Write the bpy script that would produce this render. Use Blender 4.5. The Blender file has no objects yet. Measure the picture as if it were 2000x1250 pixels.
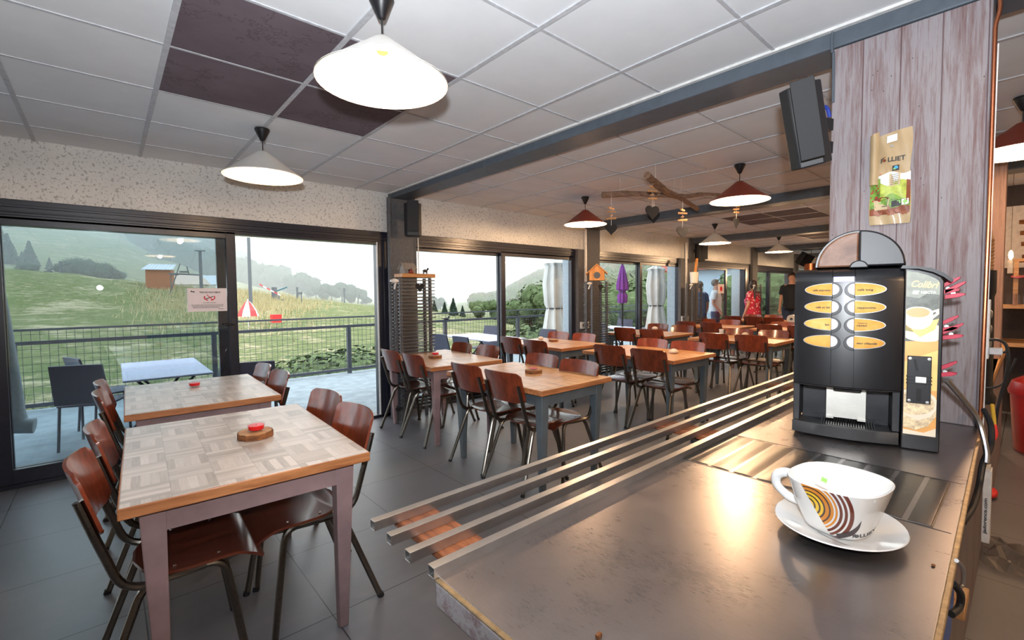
import bpy, math, random
from mathutils import Vector, Matrix
PI = math.pi
random.seed(7)
S = bpy.context.scene
C = S.collection
# ------------------------------------------------------------------ camera
CAMH = 1.380
YAW, PITCH, ROLL = 0.72398652, 0.04346048, -0.0098173
FPX, CXP, CYP = 896.929, 1000.057, 613.935
def cam_axes():
    f = Vector((math.sin(YAW)*math.cos(PITCH), math.cos(YAW)*math.cos(PITCH), -math.sin(PITCH)))
    rt = Vector((math.cos(YAW), -math.sin(YAW), 0)); up = rt.cross(f)
    return (math.cos(ROLL)*rt+math.sin(ROLL)*up, -math.sin(ROLL)*rt+math.cos(ROLL)*up, f)
RT, UP, FW = cam_axes()
cd = bpy.data.cameras.new('camera'); cam = bpy.data.objects.new('camera', cd); C.objects.link(cam)
cam.matrix_world = Matrix(((RT.x, UP.x, -FW.x, 0), (RT.y, UP.y, -FW.y, 0), (RT.z, UP.z, -FW.z, CAMH), (0, 0, 0, 1)))
cd.sensor_width = 36; cd.lens = FPX/2000*36; cd.clip_start = .02; cd.clip_end = 3000
cd.shift_x = (1000-CXP)/2000; cd.shift_y = (CYP-625)/2000
S.camera = cam
CAM = Vector((0, 0, CAMH))
def ray(px, py):
    return RT*((px-CXP)/FPX) + UP*(-(py-CYP)/FPX) + FW
def at(px, py, X=None, Y=None, Z=None):
    """the place that the photograph shows at (px, py) on the plane X, Y or Z"""
    d = ray(px, py)
    t = X/d.x if X is not None else (Y/d.y if Y is not None else (Z-CAMH)/d.z)
    return CAM + d*t
def polar(px, r, py):
    """the place at ground distance r in the direction of (px, py)"""
    d = ray(px, py); return CAM + d*(r/math.hypot(d.x, d.y))
# ------------------------------------------------------------------ world and light
S.view_settings.view_transform = 'Standard'; S.view_settings.look = 'None'
S.view_settings.gamma = 1; S.view_settings.use_curve_mapping = False
S.view_settings.exposure = 0.65
S.cycles.max_bounces = 8; S.cycles.transparent_max_bounces = 24; S.cycles.volume_bounces = 3
S.cycles.caustics_reflective = False; S.cycles.caustics_refractive = False
S.cycles.sample_clamp_indirect = 6
W = bpy.data.worlds.new('overcast_sky'); S.world = W; W.use_nodes = True
nt = W.node_tree; nt.nodes.clear()
wo = nt.nodes.new('ShaderNodeOutputWorld'); wb = nt.nodes.new('ShaderNodeBackground')
wb.inputs['Color'].default_value = (.88, .945, 1, 1); wb.inputs['Strength'].default_value = 2.3
nt.links.new(wb.outputs[0], wo.inputs['Surface'])
def light(name, kind, loc, energy, col=(1, 1, 1), size=.1, rot=None, size_y=None):
    d = bpy.data.lights.new(name, kind); o = bpy.data.objects.new(name, d); C.objects.link(o)
    o.location = loc; d.energy = energy; d.color = col
    if kind == 'AREA':
        d.shape = 'RECTANGLE'; d.size = size; d.size_y = size_y or size
    elif kind == 'SUN': d.angle = size
    else: d.shadow_soft_size = size
    if rot: o.rotation_euler = rot
    return o
light('hazy_sun', 'SUN', (0, 0, 20), 1.0, (1, .97, .92), math.radians(25), (math.radians(38), 0, math.radians(60)))
FLASH = light('camera_flash', 'SPOT', (-.06, -.06, CAMH+.17), 235, (.90, .95, 1), .035, Vector((.55, .62, .52)).to_track_quat('-Z', 'Y').to_euler())
FLASH.data.spot_size = math.radians(165); FLASH.data.spot_blend = 1
# ------------------------------------------------------------------ materials
MATS = {}
def new(name):
    m = bpy.data.materials.new(name); m.use_nodes = True
    n = m.node_tree; b = n.nodes['Principled BSDF']; MATS[name] = m
    return m, n, b
def nd(n, t, **k):
    x = n.nodes.new(t)
    for a, v in k.items(): setattr(x, a, v)
    return x
def coords(n, scale=(1, 1, 1), rot=(0, 0, 0), kind='Object'):
    tc = nd(n, 'ShaderNodeTexCoord'); mp = nd(n, 'ShaderNodeMapping')
    mp.inputs['Scale'].default_value = scale; mp.inputs['Rotation'].default_value = rot
    n.links.new(tc.outputs[kind], mp.inputs[0]); return mp.outputs[0]
def noise(n, vec, scale, detail=4, rough=.6, dist=0):
    x = nd(n, 'ShaderNodeTexNoise'); x.inputs['Scale'].default_value = scale; x.inputs['Detail'].default_value = detail
    x.inputs['Roughness'].default_value = rough; x.inputs['Distortion'].default_value = dist
    if vec is not None: n.links.new(vec, x.inputs['Vector'])
    return x.outputs['Fac']
def ramp(n, fac, stops, interp='LINEAR'):
    x = nd(n, 'ShaderNodeValToRGB'); r = x.color_ramp; r.interpolation = interp
    while len(r.elements) < len(stops): r.elements.new(.5)
    for e, (p, c) in zip(r.elements, stops): e.position = p; e.color = (c[0], c[1], c[2], 1)
    n.links.new(fac, x.inputs[0]); return x.outputs[0]
def math_(n, op, a, b=None, c=None):
    x = nd(n, 'ShaderNodeMath', operation=op)
    for i, v in enumerate((a, b, c)):
        if v is None: continue
        if isinstance(v, (int, float)): x.inputs[i].default_value = v
        else: n.links.new(v, x.inputs[i])
    return x.outputs[0]
def bump(n, b, h, strength=.3, dist=.01):
    x = nd(n, 'ShaderNodeBump'); x.inputs['Strength'].default_value = strength; x.inputs['Distance'].default_value = dist
    n.links.new(h, x.inputs['Height']); n.links.new(x.outputs[0], b.inputs['Normal'])
def mixc(n, fac, a, b):
    x = nd(n, 'ShaderNodeMix', data_type='RGBA')
    if isinstance(fac, (int, float)): x.inputs[0].default_value = fac
    else: n.links.new(fac, x.inputs[0])
    for i, v in ((6, a), (7, b)):
        if isinstance(v, tuple): x.inputs[i].default_value = (v[0], v[1], v[2], 1)
        else: n.links.new(v, x.inputs[i])
    return x.outputs[2]
def plain(name, col, rough=.5, metal=0, var=.12, scale=30, bumps=0, emit=None, spec=None, coat=0):
    if name in MATS: return MATS[name]
    m, n, b = new(name)
    f = noise(n, coords(n), scale, 3)
    d = tuple(max(0, c*(1-var)) for c in col); l = tuple(min(1, c*(1+var)) for c in col)
    n.links.new(ramp(n, f, [(.3, d), (.7, l)]), b.inputs['Base Color'])
    b.inputs['Roughness'].default_value = rough; b.inputs['Metallic'].default_value = metal
    if coat: b.inputs['Coat Weight'].default_value = coat; b.inputs['Coat Roughness'].default_value = .08
    if spec is not None: b.inputs['Specular IOR Level'].default_value = spec
    if bumps: bump(n, b, f, bumps, .004)
    if emit: b.inputs['Emission Color'].default_value = (*col, 1); b.inputs['Emission Strength'].default_value = emit
    return m
def wood(name, dark, lite, axis='x', scale=6, rough=.4, stretch=12, coat=0, contrast=(.35, .65), bumps=.1):
    if name in MATS: return MATS[name]
    m, n, b = new(name)
    sc = {'x': (1, stretch, stretch), 'y': (stretch, 1, stretch), 'z': (stretch, stretch, 1)}[axis]
    v = coords(n, sc); f = noise(n, v, scale, 6, .65, .6); f2 = noise(n, coords(n), 2.5, 2)
    f3 = math_(n, 'ADD', math_(n, 'MULTIPLY', f, .8), math_(n, 'MULTIPLY', f2, .2))
    n.links.new(ramp(n, f3, [(contrast[0], dark), (contrast[1], lite)]), b.inputs['Base Color'])
    b.inputs['Roughness'].default_value = rough
    if coat: b.inputs['Coat Weight'].default_value = coat; b.inputs['Coat Roughness'].default_value = .12
    if bumps: bump(n, b, f, bumps, .003)
    return m
def parquet(name, cols, coat=.3, rough=.35):
    m, n, b = new(name)
    tc = nd(n, 'ShaderNodeTexCoord'); sp = nd(n, 'ShaderNodeSeparateXYZ'); n.links.new(tc.outputs['Object'], sp.inputs[0])
    B, P = .13, .13/5
    x, y = sp.outputs[0], sp.outputs[1]
    fx = lambda q, s: math_(n, 'FLOOR', math_(n, 'DIVIDE', q, s))
    fr = lambda q, s: math_(n, 'FRACT', math_(n, 'DIVIDE', q, s))
    par = math_(n, 'PINGPONG', math_(n, 'ADD', fx(x, B), fx(y, B)), 1)
    def comb(a, c):
        k = nd(n, 'ShaderNodeCombineXYZ'); n.links.new(a, k.inputs[0]); n.links.new(c, k.inputs[1]); return k.outputs[0]
    va, vb = comb(fx(x, P), fx(y, B)), comb(fx(x, B), fx(y, P))
    mx = nd(n, 'ShaderNodeMix', data_type='VECTOR'); n.links.new(par, mx.inputs[0]); n.links.new(va, mx.inputs[4]); n.links.new(vb, mx.inputs[5])
    wn = nd(n, 'ShaderNodeTexWhiteNoise', noise_dimensions='2D'); n.links.new(mx.outputs[1], wn.inputs['Vector'])
    ga, gb = noise(n, coords(n, (30, 2.5, 1)), 5, 5, .7), noise(n, coords(n, (2.5, 30, 1)), 5, 5, .7)
    mg = nd(n, 'ShaderNodeMix'); n.links.new(par, mg.inputs[0]); n.links.new(ga, mg.inputs[2]); n.links.new(gb, mg.inputs[3])
    f = math_(n, 'ADD', math_(n, 'MULTIPLY', wn.outputs[0], .55), math_(n, 'MULTIPLY', mg.outputs[0], .6))
    big = noise(n, coords(n), 1.7, 2)
    f = math_(n, 'ADD', f, math_(n, 'MULTIPLY', math_(n, 'SUBTRACT', big, .5), .5))
    col = ramp(n, f, [(.15, cols[0]), (.55, cols[1]), (.95, cols[2])])
    edge = math_(n, 'LESS_THAN', math_(n, 'MINIMUM', fr(x, B), fr(y, B)), .02)
    n.links.new(mixc(n, math_(n, 'MULTIPLY', edge, .35), col, tuple(c*.5 for c in cols[0])), b.inputs['Base Color'])
    b.inputs['Roughness'].default_value = rough
    b.inputs['Coat Weight'].default_value = coat; b.inputs['Coat Roughness'].default_value = .22
    bump(n, b, mg.outputs[0], .12, .002)
    return m
def metal(name, col, rough=.3, aniso=0, scratch=.15):
    m, n, b = new(name)
    f = noise(n, coords(n, (3, 60, 60)), 6, 6, .7); g = noise(n, coords(n), 3, 5, .7)
    n.links.new(ramp(n, g, [(.3, tuple(c*.8 for c in col)), (.7, tuple(min(1, c*1.12) for c in col))]), b.inputs['Base Color'])
    b.inputs['Metallic'].default_value = 1
    rr = nd(n, 'ShaderNodeMapRange'); n.links.new(f, rr.inputs[0]); rr.inputs[3].default_value = rough*.7; rr.inputs[4].default_value = rough*1.4
    n.links.new(rr.outputs[0], b.inputs['Roughness']); bump(n, b, f, scratch, .001)
    return m
def glassy(name, tint=(1, 1, 1), base=.05, rough=0):
    """thin pane: clear, with a mirror film that grows at grazing angles"""
    m = bpy.data.materials.new(name); m.use_nodes = True; n = m.node_tree; n.nodes.clear(); MATS[name] = m
    o = nd(n, 'ShaderNodeOutputMaterial'); t = nd(n, 'ShaderNodeBsdfTransparent'); g = nd(n, 'ShaderNodeBsdfGlossy')
    t.inputs[0].default_value = (*tint, 1); g.inputs['Roughness'].default_value = rough
    lw = nd(n, 'ShaderNodeLayerWeight'); lw.inputs[0].default_value = .5
    k = math_(n, 'ADD', math_(n, 'MULTIPLY', math_(n, 'POWER', lw.outputs['Facing'], 5), .45), .02+base); mx = nd(n, 'ShaderNodeMixShader')
    n.links.new(k, mx.inputs[0]); n.links.new(t.outputs[0], mx.inputs[1]); n.links.new(g.outputs[0], mx.inputs[2]); n.links.new(mx.outputs[0], o.inputs[0])
    return m
def emis(name, col, s):
    if name in MATS: return MATS[name]
    m, n, b = new(name); b.inputs['Base Color'].default_value = (*col, 1)
    f = noise(n, coords(n), 5, 1); n.links.new(ramp(n, f, [(0, tuple(c*.97 for c in col)), (1, col)]), b.inputs['Emission Color'])
    b.inputs['Emission Strength'].default_value = s; return m
# ------------------------------------------------------------------ mesh helpers
class MB:
    def __init__(s): s.v = []; s.f = []
    def add(s, vs, fs):
        k = len(s.v); s.v += [tuple(v) for v in vs]; s.f += [tuple(i+k for i in f) for f in fs]; return s
    def box(s, x0, x1, y0, y1, z0, z1, M=None, taper=None):
        vs = [Vector((x, y, z)) for z in (z0, z1) for y in (y0, y1) for x in (x0, x1)]
        if taper:   # scale of the lower face about its centre
            cx, cy = (x0+x1)/2, (y0+y1)/2
            for i in range(4): vs[i].x = cx+(vs[i].x-cx)*taper; vs[i].y = cy+(vs[i].y-cy)*taper
        if M is not None: vs = [M @ v for v in vs]
        return s.add(vs, [(0, 2, 3, 1), (4, 5, 7, 6), (0, 1, 5, 4), (2, 6, 7, 3), (0, 4, 6, 2), (1, 3, 7, 5)])
    def hexa(s, v8): return s.add(v8, [(0, 2, 3, 1), (4, 5, 7, 6), (0, 1, 5, 4), (2, 6, 7, 3), (0, 4, 6, 2), (1, 3, 7, 5)])
    def bar(s, a, b, w, h=None, up=(0, 0, 1)):
        a, b = Vector(a), Vector(b); d = (b-a).normalized(); u = Vector(up)
        if abs(d.dot(u)) > .99: u = Vector((1, 0, 0))
        sd = d.cross(u).normalized(); u = sd.cross(d); h = h or w
        vs = [p+sd*i*w/2+u*j*h/2 for p in (a, b) for j in (-1, 1) for i in (-1, 1)]
        return s.hexa(vs)
    def tube(s, pts, r, seg=8, cap=True, flat=1):
        pts = [Vector(p) for p in pts]; n = len(pts); rs = r if isinstance(r, (list, tuple)) else [r]*n
        k = len(s.v); u = None
        for i, p in enumerate(pts):
            d = (pts[min(i+1, n-1)]-pts[max(i-1, 0)])
            if d.length < 1e-9: d = Vector((0, 0, 1))
            d.normalize()
            if u is None:
                u = d.cross(Vector((0, 0, 1)));
                if u.length < .1: u = d.cross(Vector((1, 0, 0)))
            u = (u-d*u.dot(d)).normalized(); w = d.cross(u)
            for j in range(seg):
                a = 2*PI*j/seg; s.v.append(tuple(p+(u*math.cos(a)+w*math.sin(a)*flat)*rs[i]))
        for i in range(n-1):
            for j in range(seg):
                a, b = k+i*seg+j, k+i*seg+(j+1) % seg; s.f.append((a, b, b+seg, a+seg))
        if cap:
            s.f.append(tuple(k+j for j in reversed(range(seg)))); s.f.append(tuple(k+(n-1)*seg+j for j in range(seg)))
        return s
    def lathe(s, prof, c=(0, 0, 0), seg=24, sx=1, sy=1, M=None, sq=2):
        k = len(s.v); c = Vector(c)
        for r, z in prof:
            for j in range(seg):
                a = 2*PI*j/seg; ca, sa = math.cos(a), math.sin(a)
                if sq != 2:
                    q = (abs(ca)**sq+abs(sa)**sq)**(-1/sq); ca *= q; sa *= q
                v = Vector((r*ca*sx, r*sa*sy, z))
                if M is not None: v = M @ v
                s.v.append(tuple(v+c))
        for i in range(len(prof)-1):
            for j in range(seg):
                a, b = k+i*seg+j, k+i*seg+(j+1) % seg; s.f.append((a, b, b+seg, a+seg))
        if prof[0][0] > 1e-6: s.f.append(tuple(k+j for j in reversed(range(seg))))
        if prof[-1][0] > 1e-6: s.f.append(tuple(k+(len(prof)-1)*seg+j for j in range(seg)))
        return s
    def prism(s, poly, z0, z1, fn=None):
        """poly extruded from z0 to z1; fn maps (a, b, z) to a point"""
        fn = fn or (lambda a, b, z: (a, b, z)); n = len(poly)
        vs = [fn(a, b, z0) for a, b in poly]+[fn(a, b, z1) for a, b in poly]
        return s.add(vs, [tuple(reversed(range(n))), tuple(range(n, 2*n))]+[(i, (i+1) % n, n+(i+1) % n, n+i) for i in range(n)])
    def sheet(s, grid, th):
        """a closed shell of thickness th around a grid of points"""
        m, n = len(grid), len(grid[0]); g = [[Vector(p) for p in r] for r in grid]; off = []
        for i in range(m):
            for j in range(n):
                a = g[min(i+1, m-1)][j]-g[max(i-1, 0)][j]; b = g[i][min(j+1, n-1)]-g[i][max(j-1, 0)]
                q = a.cross(b); q = q.normalized() if q.length > 1e-12 else Vector((0, 0, 1)); off.append(q*th)
        k = len(s.v); s.v += [tuple(p) for r in g for p in r]; s.v += [tuple(g[i][j]-off[i*n+j]) for i in range(m) for j in range(n)]
        N = m*n; I = lambda i, j: k+i*n+j
        for i in range(m-1):
            for j in range(n-1):
                s.f.append((I(i, j), I(i+1, j), I(i+1, j+1), I(i, j+1))); s.f.append((N+I(i, j), N+I(i, j+1), N+I(i+1, j+1), N+I(i+1, j)))
        rim = [(0, j) for j in range(n)]+[(i, n-1) for i in range(1, m)]+[(m-1, j) for j in range(n-2, -1, -1)]+[(i, 0) for i in range(m-2, 0, -1)]
        for a, b in zip(rim, rim[1:]+rim[:1]):
            s.f.append((I(*a), I(*b), N+I(*b), N+I(*a)))
        return s
    def ball(s, c, r, seg=12, rings=8, sc=(1, 1, 1)):
        c = Vector(c); prof = [(math.sin(PI*i/rings)*r, -math.cos(PI*i/rings)*r) for i in range(rings+1)]
        prof[0] = (1e-4*r, -r); prof[-1] = (1e-4*r, r)
        return s.lathe(prof, c, seg, M=Matrix.Diagonal((*sc, 1)))
def obj(name, mb, mat, parent=None, smooth=True, bevel=0, ang=35, segs=2):
    me = bpy.data.meshes.new(name); me.from_pydata(mb.v, [], mb.f); me.validate()
    me.materials.append(mat if not isinstance(mat, str) else MATS[mat])
    if smooth:
        me.polygons.foreach_set('use_smooth', [True]*len(me.polygons)); me.set_sharp_from_angle(angle=math.radians(ang))
    o = bpy.data.objects.new(name, me); C.objects.link(o)
    if parent: o.parent = parent
    if bevel:
        m = o.modifiers.new('bevel', 'BEVEL'); m.width = bevel; m.segments = segs; m.limit_method = 'ANGLE'; m.angle_limit = math.radians(40)
    return o
def tag(o, label=None, cat=None, group=None, kind=None):
    if label: o['label'] = label
    if cat: o['category'] = cat
    if group: o['group'] = group
    if kind: o['kind'] = kind
    return o
def thing(name, label, cat, loc=(0, 0, 0), rz=0, group=None):
    o = bpy.data.objects.new(name, None); C.objects.link(o); o.location = loc; o.rotation_euler = (0, 0, rz); o.empty_display_size = .1
    return tag(o, label, cat, group)
def single(name, mb, mat, label, cat, group=None, loc=None, **k):
    o = obj(name, mb, mat, **k)
    if loc is not None: o.location = loc
    return tag(o, label, cat, group)
def struct(name, mb, mat, parent=None, **k):
    o = obj(name, mb, mat, parent, **k)
    if not parent: o['kind'] = 'structure'
    return o
def kids(o): return list(KIDS.get(o.name, ()))
def dup(root, loc, rz=None, label=None, group=None, scale=None):
    """a copy of a thing with copies of its parts and sub-parts"""
    def cp(o, par):
        c = o.copy(); C.objects.link(c)
        if par: c.parent = par
        for ch in list(o.children): cp(ch, c)
        return c
    r = cp(root, None); r.location = loc
    if rz is not None: r.rotation_euler = (0, 0, rz)
    if scale: r.scale = scale if isinstance(scale, tuple) else (scale,)*3
    if label: r['label'] = label
    if group: r['group'] = group
    return r
def fillet(pts, rad, n=5):
    pts = [Vector(p) for p in pts]; out = [pts[0]]
    for i in range(1, len(pts)-1):
        a, b, c = pts[i-1], pts[i], pts[i+1]
        r = min(rad, (a-b).length*.48, (c-b).length*.48); p, q = b+(a-b).normalized()*r, b+(c-b).normalized()*r
        for k in range(n+1):
            t = k/n; out.append(p*(1-t)**2+b*2*t*(1-t)+q*t*t)
    return out+[pts[-1]]
def spline(pts, n=6):
    pts = [Vector(p) for p in pts]; P = [pts[0]]+pts+[pts[-1]]; out = []
    for i in range(1, len(P)-2):
        a, b, c, d = P[i-1:i+3]
        for k in range(n):
            t = k/n; out.append(.5*((2*b)+(c-a)*t+(2*a-5*b+4*c-d)*t*t+(3*b-a-3*c+d)*t**3))
    return out+[pts[-1]]
def text(name, s, size, mat, parent, fn, align='CENTER', depth=.0004, shear=0, width=None):
    """lettering baked to a mesh; fn maps (x, y, z) of the text plane into the parent's space"""
    cu = bpy.data.curves.new(name, 'FONT'); cu.body = s; cu.size = size; cu.align_x = align; cu.align_y = 'CENTER'; cu.extrude = depth; cu.shear = shear; cu.resolution_u = 3; cu.offset = size*.022
    o = bpy.data.objects.new(name, cu); C.objects.link(o); dg = bpy.context.evaluated_depsgraph_get()
    me = bpy.data.meshes.new_from_object(o.evaluated_get(dg)); bpy.data.objects.remove(o); bpy.data.curves.remove(cu)
    k = 1
    if width:
        xs = [v.co.x for v in me.vertices]; k = width/(max(xs)-min(xs))
    for v in me.vertices: v.co = Vector(fn(v.co.x*k, v.co.y, v.co.z))
    me.materials.clear(); me.materials.append(mat if not isinstance(mat, str) else MATS[mat]); me.name = name
    q = bpy.data.objects.new(name, me); C.objects.link(q)
    if parent: q.parent = parent
    return q
def ell(cx, cy, rx, ry, n=24, a0=0, a1=2*PI):
    full = abs(a1-a0-2*PI) < 1e-6; m = n if full else n+1
    return [(cx+rx*math.cos(a0+(a1-a0)*i/n), cy+ry*math.sin(a0+(a1-a0)*i/n)) for i in range(m)]
# ------------------------------------------------------------------ material set
CEIL = 2.534
def m_stucco():
    m, n, b = new('stucco'); co = coords(n)
    v = nd(n, 'ShaderNodeTexVoronoi'); v.inputs['Scale'].default_value = 42; n.links.new(co, v.inputs['Vector'])
    f = noise(n, co, 46, 4, .7); g = noise(n, co, 2, 2)
    pit = math_(n, 'MULTIPLY', math_(n, 'LESS_THAN', f, .425), 1)
    base = ramp(n, g, [(.3, (.60, .60, .585)), (.7, (.70, .70, .68))])
    n.links.new(mixc(n, math_(n, 'MULTIPLY', pit, .7), base, (.27, .27, .27)), b.inputs['Base Color'])
    b.inputs['Roughness'].default_value = .9; bump(n, b, f, .6, .012)
m_stucco()
def m_floor():
    m, n, b = new('floor_tile'); tc = nd(n, 'ShaderNodeTexCoord'); sp = nd(n, 'ShaderNodeSeparateXYZ'); n.links.new(tc.outputs['Object'], sp.inputs[0])
    T = .607
    fx = math_(n, 'FRACT', math_(n, 'DIVIDE', math_(n, 'SUBTRACT', sp.outputs[0], .688), T))
    fy = math_(n, 'FRACT', math_(n, 'DIVIDE', math_(n, 'SUBTRACT', sp.outputs[1], 1.967), T))
    e = lambda q: math_(n, 'LESS_THAN', math_(n, 'MINIMUM', q, math_(n, 'SUBTRACT', 1, q)), .0042)
    g = math_(n, 'MAXIMUM', e(fx), e(fy))
    f = noise(n, coords(n), 1.6, 5, .6); f2 = noise(n, coords(n, (1, 3, 1)), 5, 4)
    f3 = math_(n, 'ADD', math_(n, 'MULTIPLY', f, .7), math_(n, 'MULTIPLY', f2, .3))
    col = ramp(n, f3, [(.3, (.108, .112, .128)), (.7, (.160, .160, .178))])
    n.links.new(mixc(n, g, col, (.02, .02, .022)), b.inputs['Base Color'])
    n.links.new(ramp(n, f3, [(.3, (.30,)*3), (.7, (.42,)*3)]), b.inputs['Roughness'])
    b.inputs['Specular IOR Level'].default_value = .6
    bump(n, b, math_(n, 'SUBTRACT', 1, g), .25, .002)
m_floor()
def m_tile(name, a, c, crack=False):
    m, n, b = new(name); f = noise(n, coords(n), 2.2, 5, .6); col = ramp(n, f, [(.3, a), (.7, c)])
    if crack:
        w = noise(n, coords(n), 1.7, 8, .75); k = math_(n, 'LESS_THAN', math_(n, 'ABSOLUTE', math_(n, 'SUBTRACT', w, .53)), .006)
        col = mixc(n, math_(n, 'MULTIPLY', k, .6), col, tuple(q*.35 for q in a))
    n.links.new(col, b.inputs['Base Color']); b.inputs['Roughness'].default_value = .85
m_tile('ceiling_white', (.72, .73, .75), (.80, .81, .83)); m_tile('ceiling_dark', (.115, .085, .10), (.17, .13, .15), True)
plain('grid_metal', (.52, .53, .56), .5); plain('frame_black', (.014, .016, .028), .3, 0, .2)
plain('column_grey', (.105, .107, .115), .8, 0, .15, 25, .4); plain('beam_blue', (.085, .105, .13), .5, 0, .12, 14, .15)
plain('wall_cream', (.62, .56, .48), .9); plain('white_plastic', (.75, .74, .72), .4); plain('black_plastic', (.008, .008, .010), .4)
plain('dark_metal', (.045, .043, .045), .35, .6); plain('terrace_deck', (.20, .25, .28), .8, 0, .2, 6)
plain('rail_grey', (.07, .08, .10), .5, .3); plain('slate_blue', (.045, .05, .085), .55); plain('lilac_top', (.50, .52, .72), .25)
plain('parasol_white', (.70, .70, .66), .9, 0, .06, 6); plain('parasol_purple', (.23, .06, .30), .9); plain('pale_post', (.50, .58, .63), .7)
glassy('glass_clear', (.97, .98, .98), .01); glassy('glass_teal', (.86, .905, .925), .05)
# ------------------------------------------------------------------ room shell
struct('floor', MB().box(-4, 18, -4, 4.96, -.12, 0), 'floor_tile', smooth=False)
ceil = struct('ceiling', MB().box(-4, 18, -4, 4.96, CEIL, CEIL+.1), 'ceiling_white', smooth=False)
BEAMS = [(2.45, 2.67, 2.43, 2.475), (5.96, 6.2, 2.42, 2.43), (9.38, 9.62, 2.42, 2.42), (12.82, 13.06, 2.42, 2.42), (16.1, 16.3, 2.42, 2.42)]
BAYX = [(-4, 2.45, -.349), (2.67, 5.96, 3.145), (6.2, 9.38, 7.19), (9.62, 12.82, 10.58), (13.06, 17.5, 14.0)]
g = MB(); g2 = MB()
for x0, x1, off in BAYX:
    k = math.ceil((x0-off)/.6)
    while off+.6*k < x1: g.box(off+.6*k-.012, off+.6*k+.012, -4, 4.845, CEIL-.006, CEIL+.01); k += 1
    j = -10
    while 2.045+.6*j < 4.8:
        y = 2.045+.6*j; g2.box(x0, x1, y-.007, y+.007, CEIL-.0045, CEIL+.01); j += 1
obj('ceiling_grid', g, 'grid_metal', ceil, smooth=False); obj('ceiling_grid', g2, 'grid_metal', ceil, smooth=False)
for gx, gy, n_, wh in ((-.349+.6, 2.045, 2, 'behind the nearest hanging lamp'), (7.19, 2.1, 2, 'beyond the driftwood mobile'), (10.58, 2.65, 1, 'farthest, above the coffee machine dome')):
    for i in range(2):
        for j in range(n_):
            x, y = gx+.6*i, (2.045 if gy < 2.3 else gy)+.6*j
            side = ('near', 'far')[i]+' '+('room-side', 'window-side')[j]
            single('ceiling_tile', MB().box(x+.012, x+.588, y+.009, y+.591, CEIL-.003, CEIL+.012), 'ceiling_dark',
                   'mauve-brown stained ceiling tile '+wh+', '+side+' one', 'ceiling tile', smooth=False)
for x0, x1, zn, zf in BEAMS:
    m = MB(); m.hexa([(x, y, z) for z, yy in ((0, 0), (1, 0)) for y in (-4, 4.9) for x in (x0, x1)])
    m.v = [(x, y, (CEIL+.02) if i > 3 else (zn if y < 0 else zf)) for i, (x, y, z) in enumerate(m.v)]
    struct('ceiling_beam', m, 'beam_blue', bevel=.006)
# white cornice strip along the nearest beam
struct('trim_1', MB().box(2.425, 2.449, -4, 4.84, CEIL-.012, CEIL), 'white_plastic')
COLS = [(-.97, -.65), (2.43, 2.75), (5.90, 6.22), (9.30, 9.66), (12.57, 12.9), (15.8, 16.1)]
for x0, x1 in COLS:
    struct('column', MB().box(x0, x1, 4.80, 5.1, -.13, CEIL), 'column_grey', bevel=.004)
BAYS = [(-4, -.97), (-.65, 2.43), (2.75, 5.90), (6.22, 9.30), (9.66, 12.57), (12.9, 15.8), (16.1, 18)]
wl = MB()
for x0, x1 in BAYS: wl.box(x0, x1, 4.845, 5.06, 2.096, CEIL)
struct('wall_window_side', wl, 'stucco', smooth=False)
struct('wall_back', MB().box(-4, 18, -4.1, -4, 0, CEIL), 'wall_cream'); struct('wall_left', MB().box(-4.1, -4, -4, 5, 0, CEIL), 'wall_cream')
struct('wall_far', MB().box(17.5, 17.6, -4, 5, 0, CEIL), 'wall_cream')
def window(i, x0, x1, mid, panes, jl=.08, jr=.08, lead='', low=.0):
    t = thing('window_%d' % i, '', ''); t['kind'] = 'structure'
    f = MB()
    f.box(x0, x1, 4.862, 5.0, 1.985, 2.098); f.box(x0, x1, 4.875, 4.99, 1.955, 1.99); f.box(x0, x1, 4.85, 4.868, 2.04, 2.06); f.box(x0, x1, 4.85, 4.868, 2.002, 2.012)
    f.box(x0, x0+jl, 4.862, 5.0, 0, 1.99); f.box(x1-jr, x1, 4.862, 5.0, 0, 1.99); f.box(x0, x1, 4.862, 5.0, -.02, .03)
    f.box(x1-jr-.012, x1-jr, 4.88, 4.9, 0, 1.99); f.box(x0+jl, x0+jl+.012, 4.88, 4.9, 0, 1.99)
    f.box(x1-jr*.5-.006, x1-jr*.5+.006, 4.852, 4.864, 0, 1.99)
    obj('window_frame', f, 'frame_black', t, bevel=.003)
    for k, (a, b, y, gm) in enumerate(panes):
        s = MB().box(a, a+.075, y, y+.045, .03, 1.975).box(b-.075, b, y, y+.045, .03, 1.975).box(a+.075, b-.075, y, y+.045, .03, .135).box(a+.075, b-.075, y, y+.045, 1.915, 1.975)
        p = obj('sliding_panel', s, 'frame_black', t, bevel=.002)
        obj('glass', MB().box(a+.075, b-.075, y+.018, y+.026, .135, 1.915), gm, p, smooth=False)
    return t
window(1, -4, -.97, 0, [(-3.9, -2.45, 4.88, 'glass_clear'), (-2.52, -1.05, 4.93, 'glass_clear')])
w1 = window(2, -.65, 2.43, 0, [(-.625, .915, 4.875, 'glass_teal'), (-.62, .845, 4.935, 'glass_teal')], jl=.03, jr=.12)
window(3, 2.75, 5.90, 0, [(2.76, 4.19, 4.935, 'glass_clear'), (4.12, 5.66, 4.875, 'glass_clear')], jl=.02, jr=.25)
mx = at(1250, 600, Y=4.9).x
window(4, 6.22, 9.30, 0, [(6.24, mx+.04, 4.935, 'glass_clear'), (mx-.04, 9.05, 4.875, 'glass_clear')], jl=.02, jr=.28)
mx = at(1421, 560, Y=4.9).x
window(5, 9.66, 12.57, 0, [(9.68, mx+.05, 4.935, 'glass_teal')], jl=.02, jr=.28)
mx = at(1502, 560, Y=4.9).x
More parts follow.
